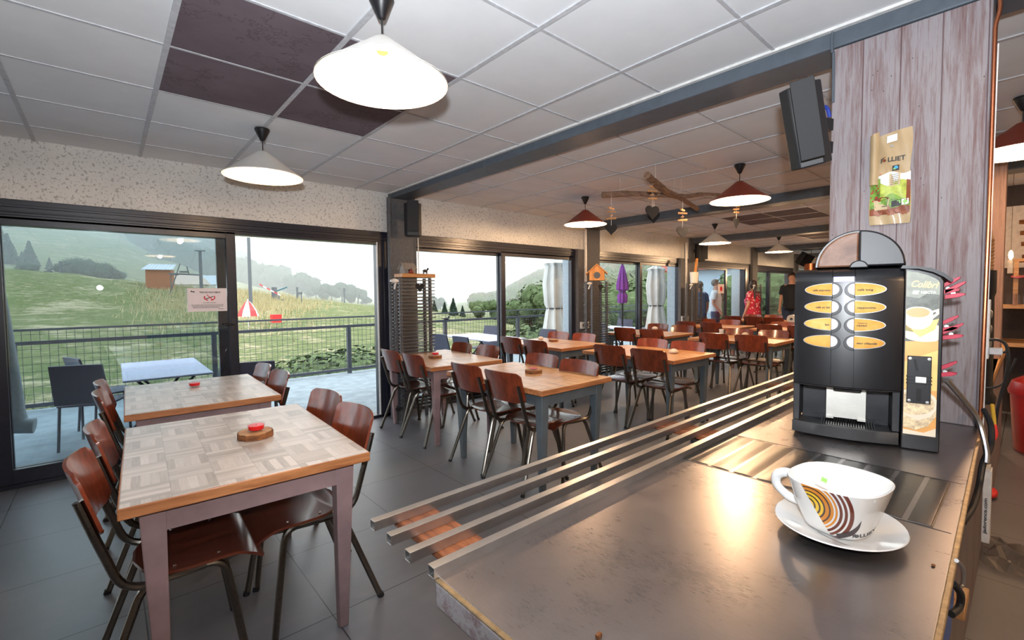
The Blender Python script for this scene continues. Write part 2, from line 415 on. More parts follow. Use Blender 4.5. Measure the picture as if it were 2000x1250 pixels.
window(6, 12.9, 15.8, 0, [(12.92, mx+.05, 4.935, 'glass_clear'), (mx-.05, 15.6, 4.875, 'glass_clear')], jl=.02, jr=.25)
# door handle on the stile of the stacked panels
h = MB().box(.862, .892, 4.862, 4.876, 1.08, 1.18).tube([(.877, 4.865, 1.13), (.877, 4.835, 1.13), (.80, 4.828, 1.13)], .008)
obj('door_handle', h, 'dark_metal', w1)
obj('weather_strip', MB().box(2.29, 2.305, 4.868, 4.88, .03, 1.98), 'white_plastic', w1)
# ------------------------------------------------------------------ terrace
TZ = -.13
struct('terrace', MB().box(-8, 22, 4.96, 9.0, TZ-.2, TZ), 'terrace_deck', smooth=False)
for k, X in enumerate((6.17, 9.75, 13.2)):
    struct('terrace_post', MB().box(X, X+(.16, .3, .45)[k], 5.38, 5.6, TZ, 3.0), 'pale_post', bevel=.005)
struct('eaves', MB().box(-8, 22, 5.06, 5.9, 2.62, 2.8), 'pale_post')
FY = 8.8
posts = [-3.16, -.93, 1.30, 3.53, 5.76, 7.99, 10.22, 12.45, 14.7]
gr = 'steel mesh fence posts'
wires = []
NM = ['', 'behind the outdoor chair at the far left', 'behind the lilac terrace table', 'behind the open doorway', 'in the window right of the near column', 'behind the white closed parasol nearest', 'behind the purple parasol', 'behind the farther white parasol', 'at the far end of the terrace']
for k in range(1, len(posts)):
    a, b = posts[k-1], posts[k]
    t = thing('railing_panel', 'dark grey terrace railing section with wire mesh '+NM[k], 'railing', ((a+b)/2, FY, TZ), 0, 'terrace railing sections')
    w = (b-a)/2
    obj('top_rail', MB().bar((-w, -.02, 1.10), (w, -.02, 1.10), .03, .03), 'rail_grey', t)
    obj('middle_rail', MB().bar((-w, 0, .925), (w, 0, .925), .045, .05), 'rail_grey', t)
    obj('bottom_rail', MB().bar((-w, 0, .085), (w, 0, .085), .045, .05), 'rail_grey', t)
    obj('post', MB().box(w-.035, w+.035, -.02, .05, 0, .91), 'rail_grey', t)
    ms = MB(); x = -w
    while x < w: ms.box(x-.0025, x+.0025, -.03, -.026, .1, 1.1); x += .085
    z = .14
    while z < 1.09: ms.box(-w, w, -.032, -.028, z-.0025, z+.0025); z += .10
    obj('wire_mesh', ms, 'rail_grey', t, smooth=False)
single('bird', MB().ball((0, 0, .05), .045, sc=(1.5, .8, .8)).ball((.07, 0, .09), .025).tube([(-.05, 0, .05), (-.13, 0, .07)], [.02, .004]).tube([(.09, 0, .09), (.12, 0, .088)], [.008, .002]).tube([(0, 0, 0), (0, 0, .04)], .005),
       'black_plastic', 'small black bird perched on the middle railing bar', 'bird', loc=tuple(at(872, 627, Y=FY)))
# ------------------------------------------------------------------ outdoor furniture
def out_table():
    t = thing('terrace_table', 'pale lilac rectangular terrace table outside beyond the left sliding door', 'table')
    obj('tabletop', MB().box(-.36, .36, -.78, .78, .715, .735), 'lilac_top', t, bevel=.006)
    for y in (-.35, .35):
        obj('leg', MB().tube([(-.3, y, 0), (.28, y, .71)], .014), 'dark_metal', t); obj('leg', MB().tube([(.3, y, 0), (-.28, y, .71)], .014), 'dark_metal', t)
    obj('stretcher', MB().tube([(0, -.35, .36), (0, .35, .36)], .01), 'dark_metal', t)
    return t
ot = out_table(); ot.location = (.46, 6.38, TZ); ot.rotation_euler[2] = -.01
dup(ot, (5.2, 6.7, TZ), -.06, 'pale lilac terrace table seen through the first window past the near column', scale=(1.1, 1.0, 1))
dup(ot, (8.75, 6.5, TZ), -.1, 'pale lilac terrace table in front of the purple parasol')
def out_chair():
    t = thing('terrace_chair', 'slate blue terrace armless chair standing alone at the far left outside', 'chair')
    g = [[(-.02-.10*i/6+.02*math.cos((j/6-.5)*PI), (j/6-.5)*(.44-.03*i/6), .46+.40*i/6) for j in range(7)] for i in range(7)]
    obj('backrest', MB().sheet(g, .02), 'slate_blue', t)
    obj('seat', MB().box(.0, .44, -.22, .22, .435, .455), 'slate_blue', t, bevel=.01)
    for x, y in ((.02, .2), (.02, -.2), (.42, .2), (.42, -.2)):
        obj('leg', MB().tube([(x-.03 if x < .1 else x+.02, y*1.06, 0), (x, y, .44)], .013), 'rail_grey', t)
    return t
oc = out_chair(); oc.location = (-.2, 6.22, TZ); oc.rotation_euler[2] = math.radians(68)
def ochair(x, y, deg, lab): dup(oc, (x, y, TZ), math.radians(deg), lab)
ochair(-.2, 6.95, 20, 'slate blue terrace chair behind the lone one, its back turned to the left')
p = at(422, 686, Z=TZ+.86); ochair(p.x, p.y, 170, 'slate blue terrace chair behind the closed glass panel edge, right of the lilac table')
p = at(492, 705, Z=TZ+.86); ochair(p.x, p.y, 75, 'slate blue terrace chair just beyond the open doorway')
ochair(4.22, 6.5, 5, 'slate blue terrace chair, farther of two left of the second lilac table')
ochair(4.2, 5.85, 0, 'slate blue terrace chair, nearer of two left of the second lilac table')
ochair(5.9, 7.4, 190, 'slate blue terrace chair on the far side of the second lilac table')
ochair(6.0, 5.9, 178, 'slate blue terrace chair in front of the nearest white parasol')
ochair(8.2, 6.35, 10, 'slate blue terrace chair left of the purple parasol pole'); ochair(9.6, 6.7, 185, 'slate blue terrace chair between the purple and the white parasol')
def parasol(name, X, Y, r, zb, zt, mat, lab, flare=1.5):
    t = thing('closed_parasol', lab, 'parasol', (X, Y, TZ)); t.name = 'closed_parasol'
    obj('pole', MB().tube([(0, 0, 0), (0, 0, zt+.05)], .022), 'dark_metal', t)
    obj('base', MB().lathe([(.22, 0), (.22, .05), (.05, .07), (.03, .2)]), 'dark_metal', t)
    zs = [(0, flare), (.22, 1.05), (.42, .80), (.46, .72), (.5, .88), (.72, 1.02), (.9, .8), (.93, .95), (.96, .45), (1, .1)]
    if flare < 1.2: zs = [(0, .72), (.05, .85), (.2, .88), (.27, .5), (.31, .6), (.35, 1.08), (.5, 1.0), (.75, .62), (.93, .3), (1, .05)]
    k = MB(); seg = 48; prof = [(r*s, zb+(zt-zb)*q) for q, s in zs]
    n0 = len(k.v)
    for rr, z in prof:
        for j in range(seg):
            a = 2*PI*j/seg; q = rr*(1+.16*math.cos(8*a+z*.5)+.05*math.cos(16*a+1)); k.v.append((q*math.cos(a), q*math.sin(a), z))
    for i in range(len(prof)-1):
        for j in range(seg): k.f.append((i*seg+j, i*seg+(j+1) % seg, (i+1)*seg+(j+1) % seg, (i+1)*seg+j))
    obj('canopy', k, mat, t)
    zt_ = prof[3][1]; obj('tie_band', MB().lathe([(prof[3][0]*1.1, zt_-.012), (prof[3][0]*1.18, zt_), (prof[3][0]*1.1, zt_+.012)], seg=24), 'rail_grey', t)
parasol('a', 6.72, 6.3, .21, .35, 2.25, 'parasol_white', 'tall white parasol, closed and tied, in the second window bay')
parasol('b', 9.87, 5.95, .20, .35, 2.21, 'parasol_white', 'tall white parasol, closed and tied, right of the purple one')
parasol('c', 9.0, 6.3, .115, 1.28, 2.2, 'parasol_purple', 'purple parasol, closed, seen between driftwood hearts and tables', flare=1)
# white jointed awning arm at the left edge
pts = [at(-8, 560, Y=5.25), at(4, 620, Y=5.25), at(18, 700, Y=5.25), at(30, 770, Y=5.25), at(36, 822, Y=5.25)]
t = thing('awning_arm', 'grey-white jointed tubular arm hanging outside at the left edge', 'arm', pts[4])
obj('tube', MB().tube([p-pts[4] for p in spline(pts)], .045, 12), 'pale_post', t)
obj('joint', MB().tube([(-.06, 0, -.03), (.09, -.02, -.05)], [.058, .062], 16), 'pale_post', t, bevel=.006)
obj('collar', MB().tube([(0, 0, .0), (-.012, 0, .07)], .056, 14), 'pale_post', t)
# notice taped to the glass
o = at(365, 562, Y=4.868); q = at(444, 608, Y=4.868)
t = thing('notice', 'white TERRASSE NON FUMEUR notice with red no-smoking sign on the glass', 'notice', ((o.x+q.x)/2, 4.868, (o.z+q.z)/2))
w, h = (q.x-o.x)/2, .103
obj('sheet', MB().box(-w, w, -.0006, .0006, -h, h), plain('paper', (.72, .66, .70), .5, var=.03), t, smooth=False)
plain('ink', (.03, .03, .035), .6); plain('sign_red', (.55, .01, .03), .5)
fn = lambda x, y, z: (x+.02, -.0012-z, y+.066)
text('heading', 'TERRASSE NON FUMEUR', .02, 'ink', t, fn, width=.16)
for k, (s, wd, dy, dx) in enumerate((('ces messieurs les fumeurs', .10, -.026, .015), ('Merci de respecter les personnes qui prennent un verre sur cette terrasse', .24, -.045, 0), ('la cigarette doit rester en dehors de cet espace pendant le service', .235, -.057, 0), ('merci de votre comprehension et bonne journee', .2, -.069, -.01), ('la direction', .04, -.082, .1))):
    text('small_print', s, .011, 'ink', t, lambda x, y, z, dy=dy, dx=dx: (x+dx, -.0012-z, y+dy), width=wd)
ring = MB()
for a0, a1 in ((150, 255), (285, 390)):
    po = [(.044*math.cos(math.radians(a)), .030*math.sin(math.radians(a))) for a in range(a0, a1+1, 15)]; pi_ = [(.034*math.cos(math.radians(a)), .021*math.sin(math.radians(a))) for a in range(a1, a0-1, -15)]
    ring.prism(po+pi_, -.0014, -.0008, lambda a, b, z: (a+.015, z, b+.02))
ring.prism([(-.024, .026), (-.016, .026), (.03, -.022), (.022, -.026)], -.0016, -.0008, lambda a, b, z: (a+.015, z, b+.02))
obj('no_smoking_sign', ring, 'sign_red', t, smooth=False)
obj('cigarette', MB().prism([(-.03, -.016), (-.028, -.008), (.03, .014), (.028, .006)], -.0011, -.0008, lambda a, b, z: (a+.015, z, b+.02)), 'ink', t, smooth=False)
obj('emblem', MB().prism([(-.125, .07), (-.118, .086), (-.112, .075), (-.1, .079), (-.09, .066)], -.001, -.0006, lambda a, b, z: (a, z, b)), 'ink', t, smooth=False)
# ------------------------------------------------------------------ countryside
def m_grass():
    m, n, b = new('meadow'); co = coords(n); sp = nd(n, 'ShaderNodeSeparateXYZ'); n.links.new(co, sp.inputs[0])
    f = noise(n, co, .16, 6, .7); f2 = noise(n, coords(n, (1, 1.6, 1)), 1.3, 8, .8); f3 = noise(n, co, 7, 5, .8)
    k = math_(n, 'ADD', math_(n, 'MULTIPLY', f, .42), math_(n, 'ADD', math_(n, 'MULTIPLY', f2, .43), math_(n, 'MULTIPLY', f3, .15)))
    green = ramp(n, k, [(.40, (.42, .36, .25)), (.455, (.26, .245, .14)), (.495, (.085, .12, .042)), (.535, (.14, .165, .07)), (.575, (.29, .27, .17)), (.63, (.46, .40, .28))])
    straw = ramp(n, k, [(.4, (.42, .36, .20)), (.6, (.62, .55, .36))])
    # mown straw field to the right of the valley
    u = math_(n, 'SUBTRACT', sp.outputs[0], math_(n, 'MULTIPLY', sp.outputs[1], 1.15))
    r = nd(n, 'ShaderNodeMapRange'); n.links.new(math_(n, 'ADD', u, math_(n, 'MULTIPLY', f, 6)), r.inputs[0]); r.inputs[1].default_value = 2; r.inputs[2].default_value = 5
    r2 = nd(n, 'ShaderNodeMapRange'); n.links.new(sp.outputs[1], r2.inputs[0]); r2.inputs[1].default_value = 13; r2.inputs[2].default_value = 17
    n.links.new(mixc(n, math_(n, 'MULTIPLY', r.outputs[0], r2.outputs[0]), green, straw), b.inputs['Base Color'])
    b.inputs['Roughness'].default_value = .95; b.inputs['Specular IOR Level'].default_value = .1; bump(n, b, f3, .6, .12)
m_grass()
def foliage(name, a, c):
    m, n, b = new(name); f = noise(n, coords(n), 1.6, 5, .75); f2 = noise(n, coords(n), 9, 3)
    n.links.new(ramp(n, math_(n, 'ADD', math_(n, 'MULTIPLY', f, .6), math_(n, 'MULTIPLY', f2, .4)), [(.35, a), (.65, c)]), b.inputs['Base Color'])
    b.inputs['Roughness'].default_value = .8; b.inputs['Specular IOR Level'].default_value = .15
foliage('leaf_green', (.045, .07, .03), (.14, .19, .085)); foliage('leaf_dark', (.018, .038, .028), (.055, .085, .055)); foliage('leaf_autumn', (.10, .09, .035), (.26, .19, .10))
foliage('bark', (.06, .045, .035), (.16, .13, .10)); foliage('dry_grass', (.30, .25, .12), (.55, .47, .28))
# terrain: columns by direction, each a list of (distance, picture row of the ground there)
COL = {
 -300: [(30, 672), (52, 640), (75, 500), (140, 512), (300, 380), (520, 250), (900, 200)],
 0:    [(30, 665), (50, 610), (75, 523), (140, 534), (300, 430), (520, 330), (900, 300)],
 130:  [(30, 662), (50, 608), (75, 533), (140, 544), (300, 450), (520, 360), (900, 330)],
 230:  [(30, 660), (50, 606), (75, 545), (140, 554), (300, 470), (520, 395), (900, 380)],
 320:  [(30, 658), (50, 606), (75, 557), (140, 562), (300, 505), (520, 432), (900, 430)],
 450:  [(30, 655), (50, 606), (75, 567), (140, 566), (300, 548), (520, 500), (900, 498)],
 540:  [(30, 652), (50, 604), (75, 576), (140, 576), (300, 566), (520, 542), (900, 545)],
 600:  [(30, 650), (50, 602), (75, 586), (140, 588), (300, 578), (520, 568), (900, 570)],
 740:  [(30, 648), (50, 606), (75, 598), (140, 600), (300, 592), (520, 588), (900, 588)],
 840:  [(30, 640), (50, 616), (75, 608), (140, 610), (300, 604), (520, 596), (900, 592)],
 950:  [(30, 650), (50, 632), (75, 622), (140, 612), (300, 588), (520, 585), (900, 600)],
 1075: [(30, 668), (50, 650), (75, 636), (140, 606), (300, 540), (520, 536), (900, 600)],
 1200: [(30, 672), (50, 652), (75, 632), (140, 590), (300, 492), (520, 480), (900, 500)],
 1330: [(30, 672), (50, 648), (75, 625), (140, 570), (300, 450), (520, 430), (900, 430)],
 1600: [(30, 670), (50, 640), (75, 610), (140, 540), (300, 400), (520, 380), (900, 380)],
}
KX = sorted(COL)
def terrain(px, r):
    px = max(KX[0], min(KX[-1], px)); i = max(j for j in range(len(KX)) if KX[j] <= px); i = min(i, len(KX)-2)
    t = (px-KX[i])/(KX[i+1]-KX[i]); t = t*t*(3-2*t); hs = []
    for kx in (KX[i], KX[i+1]):
        c = COL[kx]
        if r <= c[0][0]:
            z30 = polar(kx, c[0][0], c[0][1]).z; z = -1.25+(z30+1.25)*max(0, (r-14)/(c[0][0]-14)) if r > 14 else -1.25
        else:
            z = None
            for (r0, y0), (r1, y1) in zip(c, c[1:]):
                if r <= r1:
                    k = (r-r0)/(r1-r0); za, zb = polar(kx, r0, y0).z, polar(kx, r1, y1).z; k = k*k*(3-2*k)*.6+k*.4; z = za+(zb-za)*k; break
            if z is None: z = polar(kx, *c[-1]).z
        hs.append(z)
    return hs[0]+(hs[1]-hs[0])*t
def ground(px, r):
    d = ray(px, 580); k = r/math.hypot(d.x, d.y); return Vector((d.x*k, d.y*k, terrain(px, r)))
pxs = list(range(-300, 1601, 12)); rs = [6, 9, 12, 14]; r = 14
while r < 880: r *= 1.05; rs.append(r)
mb = MB()
for r in rs:
    for px in pxs:
        p = ground(px, r); p.z += .12*math.sin(p.x*.31)*math.cos(p.y*.27)*min(1, r/40); mb.v.append(tuple(p))
N = len(pxs)
for i in range(len(rs)-1):
    for j in range(N-1): mb.f.append((i*N+j, i*N+j+1, (i+1)*N+j+1, (i+1)*N+j))
o = struct('ground', mb, 'meadow', ang=180)
# trees
def crown(kind, seed, n=1700, R=1.0):
    rnd = random.Random(seed); k = MB()
    blobs = [(Vector((rnd.uniform(-.55, .55), rnd.uniform(-.55, .55), rnd.uniform(.35, 1.45))), rnd.uniform(.35, .6)) for _ in range(9)] if kind == 'broad' else None
    for i in range(n):
        if kind == 'broad':
            c, q = rnd.choice(blobs); v = Vector((rnd.gauss(0, 1), rnd.gauss(0, 1), rnd.gauss(0, 1))).normalized(); p = c+v*q*rnd.uniform(.75, 1.05); s = .05
            nrm = v
        elif kind == 'cone':
            z = rnd.random()**1.3; a = rnd.uniform(0, 2*PI); rr = (1-z)*.42*rnd.uniform(.6, 1.05)+.02; p = Vector((rr*math.cos(a), rr*math.sin(a), .1+z*2)); nrm = Vector((math.cos(a), math.sin(a), -.4)).normalized(); s = .05
        else:
            v = Vector((rnd.gauss(0, 1), rnd.gauss(0, 1), abs(rnd.gauss(0, 1)))).normalized(); p = Vector((v.x*1.0, v.y*1.0, v.z*.75))*rnd.uniform(.6, 1.05); nrm = v; s = .042
        u = nrm.cross(Vector((rnd.gauss(0, 1), rnd.gauss(0, 1), rnd.gauss(0, 1)))).normalized(); w = nrm.cross(u); s *= rnd.uniform(.7, 1.5); nn = nrm*s*rnd.uniform(-.5, .5)
        k.add([p-u*s, p+w*s*.6+nn, p+u*s, p-w*s*.6-nn], [(0, 1, 2, 3)])
    if kind == 'broad':
        for c, q in blobs: k.ball(c, q*.82, 8, 6)
    elif kind == 'cone': k.lathe([(.36, .12), (.2, .9), (.01, 2.0)], seg=8)
    else: k.ball((0, 0, 0), .8, 10, 6, sc=(1, 1, .75))
    return k
def tree_proto(name, kind, seed, mat, trunk=.8, n=1700):
    t = thing(name, '', 'tree' if kind != 'bush' else 'bush')
    obj('foliage', crown(kind, seed, n), mat, t, smooth=False)
    obj('trunk', MB().tube([(0, 0, -.3), (.02, 0, .3), (0, .02, trunk)], [.09, .07, .04]), 'bark', t)
    return t
T_B = tree_proto('leafy_tree', 'broad', 1, 'leaf_green'); T_D = tree_proto('leafy_tree', 'broad', 2, 'leaf_dark'); T_C = tree_proto('conifer', 'cone', 3, 'leaf_dark', 1.5); T_S = tree_proto('shrub', 'bush', 4, 'leaf_green', .3)
USED = set()
def plant(P, px, r, h, label, wid=None, group=None, dz=-.2):
    p = ground(px, r); base = 2.0 if P is not T_S else 1.5*.5+.3
    s = h/base; sc = (s*(wid or 1), s*(wid or 1), s)
    if P.name not in USED:
        USED.add(P.name); P.location = (p.x, p.y, p.z+dz*s*.3); P.scale = sc; P['label'] = label
        if group: P['group'] = group
        return P
    return dup(P, (p.x, p.y, p.z+dz*s*.3), random.uniform(0, 6), label, group, scale=sc)
for px, r, h, lab in ((62, 168, 6.2, 'dark conifer on the hillside at the far left, tallest of the pair'), (5, 168, 9, 'dark conifer cut by the left edge of the glass'), (20, 172, 7, 'dark conifer just right of the one at the left edge'), (47, 165, 3.6, 'small dark conifer left of the tall one'), (100, 165, 3, 'small conifer above the meadow crest'),
                      (885, 62, 2.3, 'dark pointed conifer at the end of the straw field, tallest'), (868, 64, 1.6, 'small dark conifer left of the pointed one by the straw field'), (903, 66, 1.6, 'small dark conifer right of the pointed one by the straw field'), (848, 70, 1.7, 'low conifer beside the near column at the straw field')):
    plant(T_C, px, r, h, lab, 1.5)
for px, r, h, lab in ((142, 135, 5.0, 'dark round tree, first of the clump on the meadow crest'), (154, 137, 5.6, 'dark round tree, second in the clump on the meadow crest'), (168, 138, 5.8, 'dark round tree, third in the clump on the meadow crest'), (182, 137, 5.2, 'dark round tree, last of the clump on the meadow crest'), (206, 136, 5.4, 'dark round tree standing apart to the right of the clump'), (216, 140, 4.6, 'dark round tree behind the standing-apart one'), (57, 136, 3.2, 'round bush on the crest below the far left conifers')):
    plant(T_D, px, r, h, lab, 1.25)
for px, r, h, lab in ((548, 260, 12, 'misty tree on the ridge left in the open doorway'), (586, 230, 14, 'misty leafy tree behind the small lift pylon'), (601, 230, 13, 'misty tall tree right of the lift pylon tree'), (617, 200, 6, 'lone small round misty tree in the middle of the doorway view'), (637, 190, 8, 'misty round tree, left of the row on the horizon'), (648, 190, 7.5, 'misty round tree, second of the row on the horizon'), (668, 185, 9.5, 'misty tree, tallest of the horizon row'), (684, 185, 9, 'misty tree right of the tallest of the horizon row'), (699, 185, 8, 'misty tree, last of the horizon row'), (715, 190, 4, 'tiny misty bush right of the horizon row'), (842, 200, 8, 'misty tree just right of the near column'), (860, 210, 7, 'misty tree above the straw field')):
    plant(T_D, px, r, h, lab, 1.1)
bl = ['at the foot of the railing in the doorway, far left', 'below the red box', 'in the middle of the doorway view', 'right of the middle of the doorway', 'beside the railing post in the doorway', 'right of the railing post', 'at the right end of the doorway', 'below the lilac table', 'behind the lone terrace chair', 'low at the left edge', 'under the straw field', 'left of the window mullion', 'behind the second lilac table', 'before the forest', 'behind the white parasol', 'right behind the white parasol']
for (px, r, h), lab in zip(((486, 12.5, 1.0), (520, 13.5, 1.15), (560, 14.5, 1.1), (600, 13, 1.3), (640, 13.5, 1.7), (690, 13.5, 1.8), (728, 14.5, 1.7), (330, 12, .9), (180, 11.5, .9), (60, 12, 1.0), (850, 15.5, .8), (960, 15.5, .9), (1010, 17, 1.4), (1040, 20, 2.0), (1085, 21, 2.4), (1130, 22, 2.6)), bl):
    plant(T_S, px, r, h, 'green leafy shrub '+lab, 1.35, 'shrubs below the terrace')
for px, r, h, lab in ((1030, 34, 3.2, 'leafy tree left of the white parasol, beyond the railing'), (1062, 33, 4.4, 'bright leafy tree behind the nearest white parasol'), (1100, 34, 5, 'leafy tree right behind the nearest white parasol'), (1190, 26, 4.4, 'leafy tree left of the purple parasol'), (1216, 28, 4.6, 'leafy tree behind the purple parasol'), (1242, 26, 4.4, 'leafy tree at the second window mullion'), (1268, 27, 4.2, 'leafy tree left of the farther white parasol'), (1298, 28, 4.4, 'leafy tree behind the farther white parasol'), (1325, 27, 4.6, 'leafy tree at the right end of the third window'), (990, 60, 3.2, 'leafy tree in the hedge at the window mullion'), (1010, 58, 3.6, 'leafy tree in the hedge right of the window mullion'), (1486, 24, 4.6, 'leafy tree in the farthest window, left one'), (1506, 27, 5, 'leafy tree in the farthest window, right one'), (940, 75, 3.4, 'leafy tree at the far end of the straw field'), (965, 72, 3.6, 'leafy tree in the hedge left of the window mullion')):
    plant(T_B, px, r, h, lab, 1.2)
def canopy(name, seed, regs, mat, lab):
    rnd = random.Random(seed); k = MB()
    for px0, px1, r0, r1, n, s0 in regs:
        for _ in range(n):
            px, r = rnd.uniform(px0, px1), r0+(r1-r0)*rnd.random(); p = ground(px, r); s = s0*rnd.uniform(.7, 1.35)
            vs = []; seg, rg = 7, 5; off = len(k.v)
            for i in range(rg+1):
                a = PI*i/rg; rr = math.sin(a)*s*(1 if i > 2 else .9)
                for j in range(seg):
                    q = 1+rnd.uniform(-.22, .22); b = 2*PI*j/seg+i*.4; vs.append(p+Vector((rr*math.cos(b)*q, rr*math.sin(b)*q, s*.7-math.cos(a)*s*1.15*q)))
            k.v += [tuple(v) for v in vs]
            for i in range(rg):
                for j in range(seg): k.f.append((off+i*seg+j, off+i*seg+(j+1) % seg, off+(i+1)*seg+(j+1) % seg, off+(i+1)*seg+j))
    o = obj(name, k, mat, ang=180); tag(o, lab, 'forest', kind='stuff')
mm, n, b = new('leaf_mixed'); f = noise(n, coords(n), .06, 3, .6); f2 = noise(n, coords(n), 1.2, 5, .75)
gr = ramp(n, f2, [(.35, (.045, .07, .03)), (.65, (.15, .19, .085))]); au = ramp(n, f2, [(.35, (.09, .085, .045)), (.65, (.21, .17, .10))])
n.links.new(mixc(n, ramp(n, f, [(.50, (0, 0, 0)), (.60, (1, 1, 1))]), gr, au), b.inputs['Base Color']); b.inputs['Roughness'].default_value = .85; b.inputs['Specular IOR Level'].default_value = .15
canopy('forest', 11, [(1080, 1360, 125, 320, 1500, 3.0), (925, 1080, 190, 320, 900, 2.3)], 'leaf_mixed', 'green and browning leafy forest covering the hill on the right')
canopy('forest', 13, [(270, 330, 330, 520, 260, 5), (330, 470, 260, 500, 520, 5), (462, 552, 260, 420, 340, 5)], 'leaf_dark', 'dark misty forest strip on the far slope')
canopy('forest', 14, [(90, 260, 400, 540, 420, 6), (-40, 20, 250, 420, 120, 5)], 'leaf_dark', 'dark forest high on the left hillside')
# tall dry grass on the bank
k = MB(); rnd = random.Random(5)
for _ in range(5200):
    px = rnd.gauss(500, 60) if rnd.random() < .7 else rnd.gauss(340, 45); r = rnd.gauss(58, 10); p = ground(px, r); h = rnd.uniform(.25, .8)*(1 if px > 455 else .8); w = .03; dx, dy = rnd.uniform(-.2, .2), rnd.uniform(-.2, .2)
    k.add([p+Vector((-w, w, 0)), p+Vector((w, -w, 0)), p+Vector((dx, dy, h))], [(0, 1, 2)])
tag(obj('tall_grass', k, 'dry_grass', smooth=False), 'dry tall grass on the bank beyond the railing', 'grass', kind='stuff')
k = MB()
for _ in range(6000):
    px, r = rnd.uniform(-20, 1320), rnd.uniform(10.5, 15); p = ground(px, r); h = rnd.uniform(.15, .55); w = .012; dx, dy = rnd.uniform(-.15, .15), rnd.uniform(-.15, .15)
    k.add([p+Vector((-w, w, 0)), p+Vector((w, -w, 0)), p+Vector((dx, dy, h))], [(0, 1, 2)])
tag(obj('wild_grass', k, 'dry_grass', smooth=False), 'wild grass below the terrace railing', 'grass', kind='stuff')
# chalet with a metal roof
plain('chalet_wood', (.30, .10, .04), .7); plain('roof_metal', (.42, .47, .52), .35, .3); plain('far_roof', (.45, .36, .30), .8); plain('teal_paint', (.03, .12, .15), .5); plain('red_paint', (.70, .02, .02), .5); plain('bright_white', (.8, .8, .8), .6); plain('pylon_grey', (.10, .11, .12), .6)
g0 = ground(313, 68); c0 = polar(313, 68, 545)
t = thing('wooden_hut', 'small orange-brown wooden hut with grey sheet-metal roof on the bank', 'hut', (c0.x, c0.y, c0.z), math.radians(-16)); t.scale = (.62, .62, .62)
hh = .9
obj('wall', MB().box(-1.9, 1.9, -1.5, 1.5, -2.5, hh+.9), 'chalet_wood', t)
rf = MB().hexa([(-2.4, -2.0, hh+.75), (2.4, -2.0, hh+.75), (-2.2, 1.9, hh+1.9), (2.2, 1.9, hh+1.9), (-2.4, -2.0, hh+.85), (2.4, -2.0, hh+.85), (-2.2, 1.9, hh+2.0), (2.2, 1.9, hh+2.0)])
for i in range(9): rf.bar((-2.2+i*.55, -2.0, hh+.88), (-2.05+i*.51, 1.9, hh+2.03), .05, .06)
obj('roof', rf, 'roof_metal', t)
for px, r, w, lab, mt in ((362, 100, 4.6, 'pale brown far roof right of the wooden hut', 'far_roof'), (404, 112, 3.8, 'pale grey far roof behind the tall pylon', 'roof_metal')):
    p = polar(px, r, 556); t = thing('far_house', lab, 'house', p, math.radians(-20))
    obj('roof', MB().hexa([(-w*.75, -1.5, 0), (w*.75, -1.5, 0), (-w*.75, 3, 0), (w*.75, 3, 0), (-w*.45, .5, 1.9), (w*.45, .5, 1.9), (-w*.45, 1, 1.9), (w*.45, 1, 1.9)]), mt, t, smooth=False)
    obj('wall', MB().box(-w*.65, w*.65, -1.2, 2.6, -4, .02), 'wall_cream', t)
def pylon(px, r, ytop, ybot, rad, lab, extra=None, name='lift_pylon'):
    a, b = polar(px, r, ybot), polar(px, r, ytop); t = thing(name, lab, 'pylon', (a.x, a.y, a.z-1), math.radians(-20)); h = b.z-a.z+1
    obj('mast', MB().tube([(0, 0, 0), (0, 0, h)], [rad*1.15, rad], 10), 'pylon_grey', t)
    if extra: extra(t, h)
    return t
def ex1(t, h):
    obj('crossarm', MB().bar((-3.0, 0, h-2.6), (0, 0, h-2.75), .16).bar((-1.1, 0, h-2.7), (-1.3, 0, h-1.8), .1).bar((-.5, 0, h-.05), (.5, 0, h-.05), .12), 'pylon_grey', t)
    obj('brace', MB().bar((-3.2, 0, h-5.6), (-1.9, 0, h-1.5), .09).bar((-2.8, 0, h-4.2), (-2.8, 0, h-2.6), .09), 'pylon_grey', t)
    obj('pulley', MB().lathe([(.4, -.08), (.4, .08)], (-1.6, 0, h-2.4)).lathe([(.3, -.08), (.3, .08)], (-2.4, 0, h-2.7)), 'pylon_grey', t)
pylon(393, 62, 489, 553, .15, 'tall dark ski-lift pylon with pulley arm right of the hut', ex1)
def ex2(t, h):
    obj('crossarm', MB().bar((-1.5, 0, h-1.3), (1.0, 0, h-.2), .12).bar((-1.3, 0, h-.9), (0, 0, h-1.9), .1), 'pylon_grey', t); obj('pulley', MB().lathe([(.35, -.08), (.35, .08)], (-1.2, 0, h-1.3)), 'pylon_grey', t)
pylon(119, 78, 510, 535, .15, 'short dark ski-lift pylon left of the round clump of trees', ex2)
pylon(489, 46, 464, 570, .13, 'tall bare wooden pole on the grassy bank', None, 'wooden_pole')
def ex3(t, h): obj('crossarm', MB().bar((-.1, 0, h-.6), (1.4, 0, h), .14).bar((.7, 0, h-1.7), (1.2, 0, h-1.7), .5), 'teal_paint', t)
pylon(536, 62, 561, 574, .3, 'small teal lift post beside the red-white barrier', ex3)
pylon(581, 75, 561, 583, .14, 'thin lift post in the middle distance, left of the doorway centre', lambda t, h: obj('crossarm', MB().bar((0, 0, h-.9), (.7, 0, h-.9), .3), 'pylon_grey', t))
pylon(589, 55, 570, 590, .05, 'short white stake on the bank', None, 'stake')
pylon(673, 90, 563, 592, .12, 'thin distant post before the tallest misty tree', lambda t, h: obj('lamp_head', MB().bar((0, 0, h-.6), (0, 0, h), .35), 'pylon_grey', t), 'post')
a, b = polar(506, 60, 555), polar(548, 60, 577); t = thing('barrier', 'inclined red and white striped barrier bar on the bank', 'barrier', a)
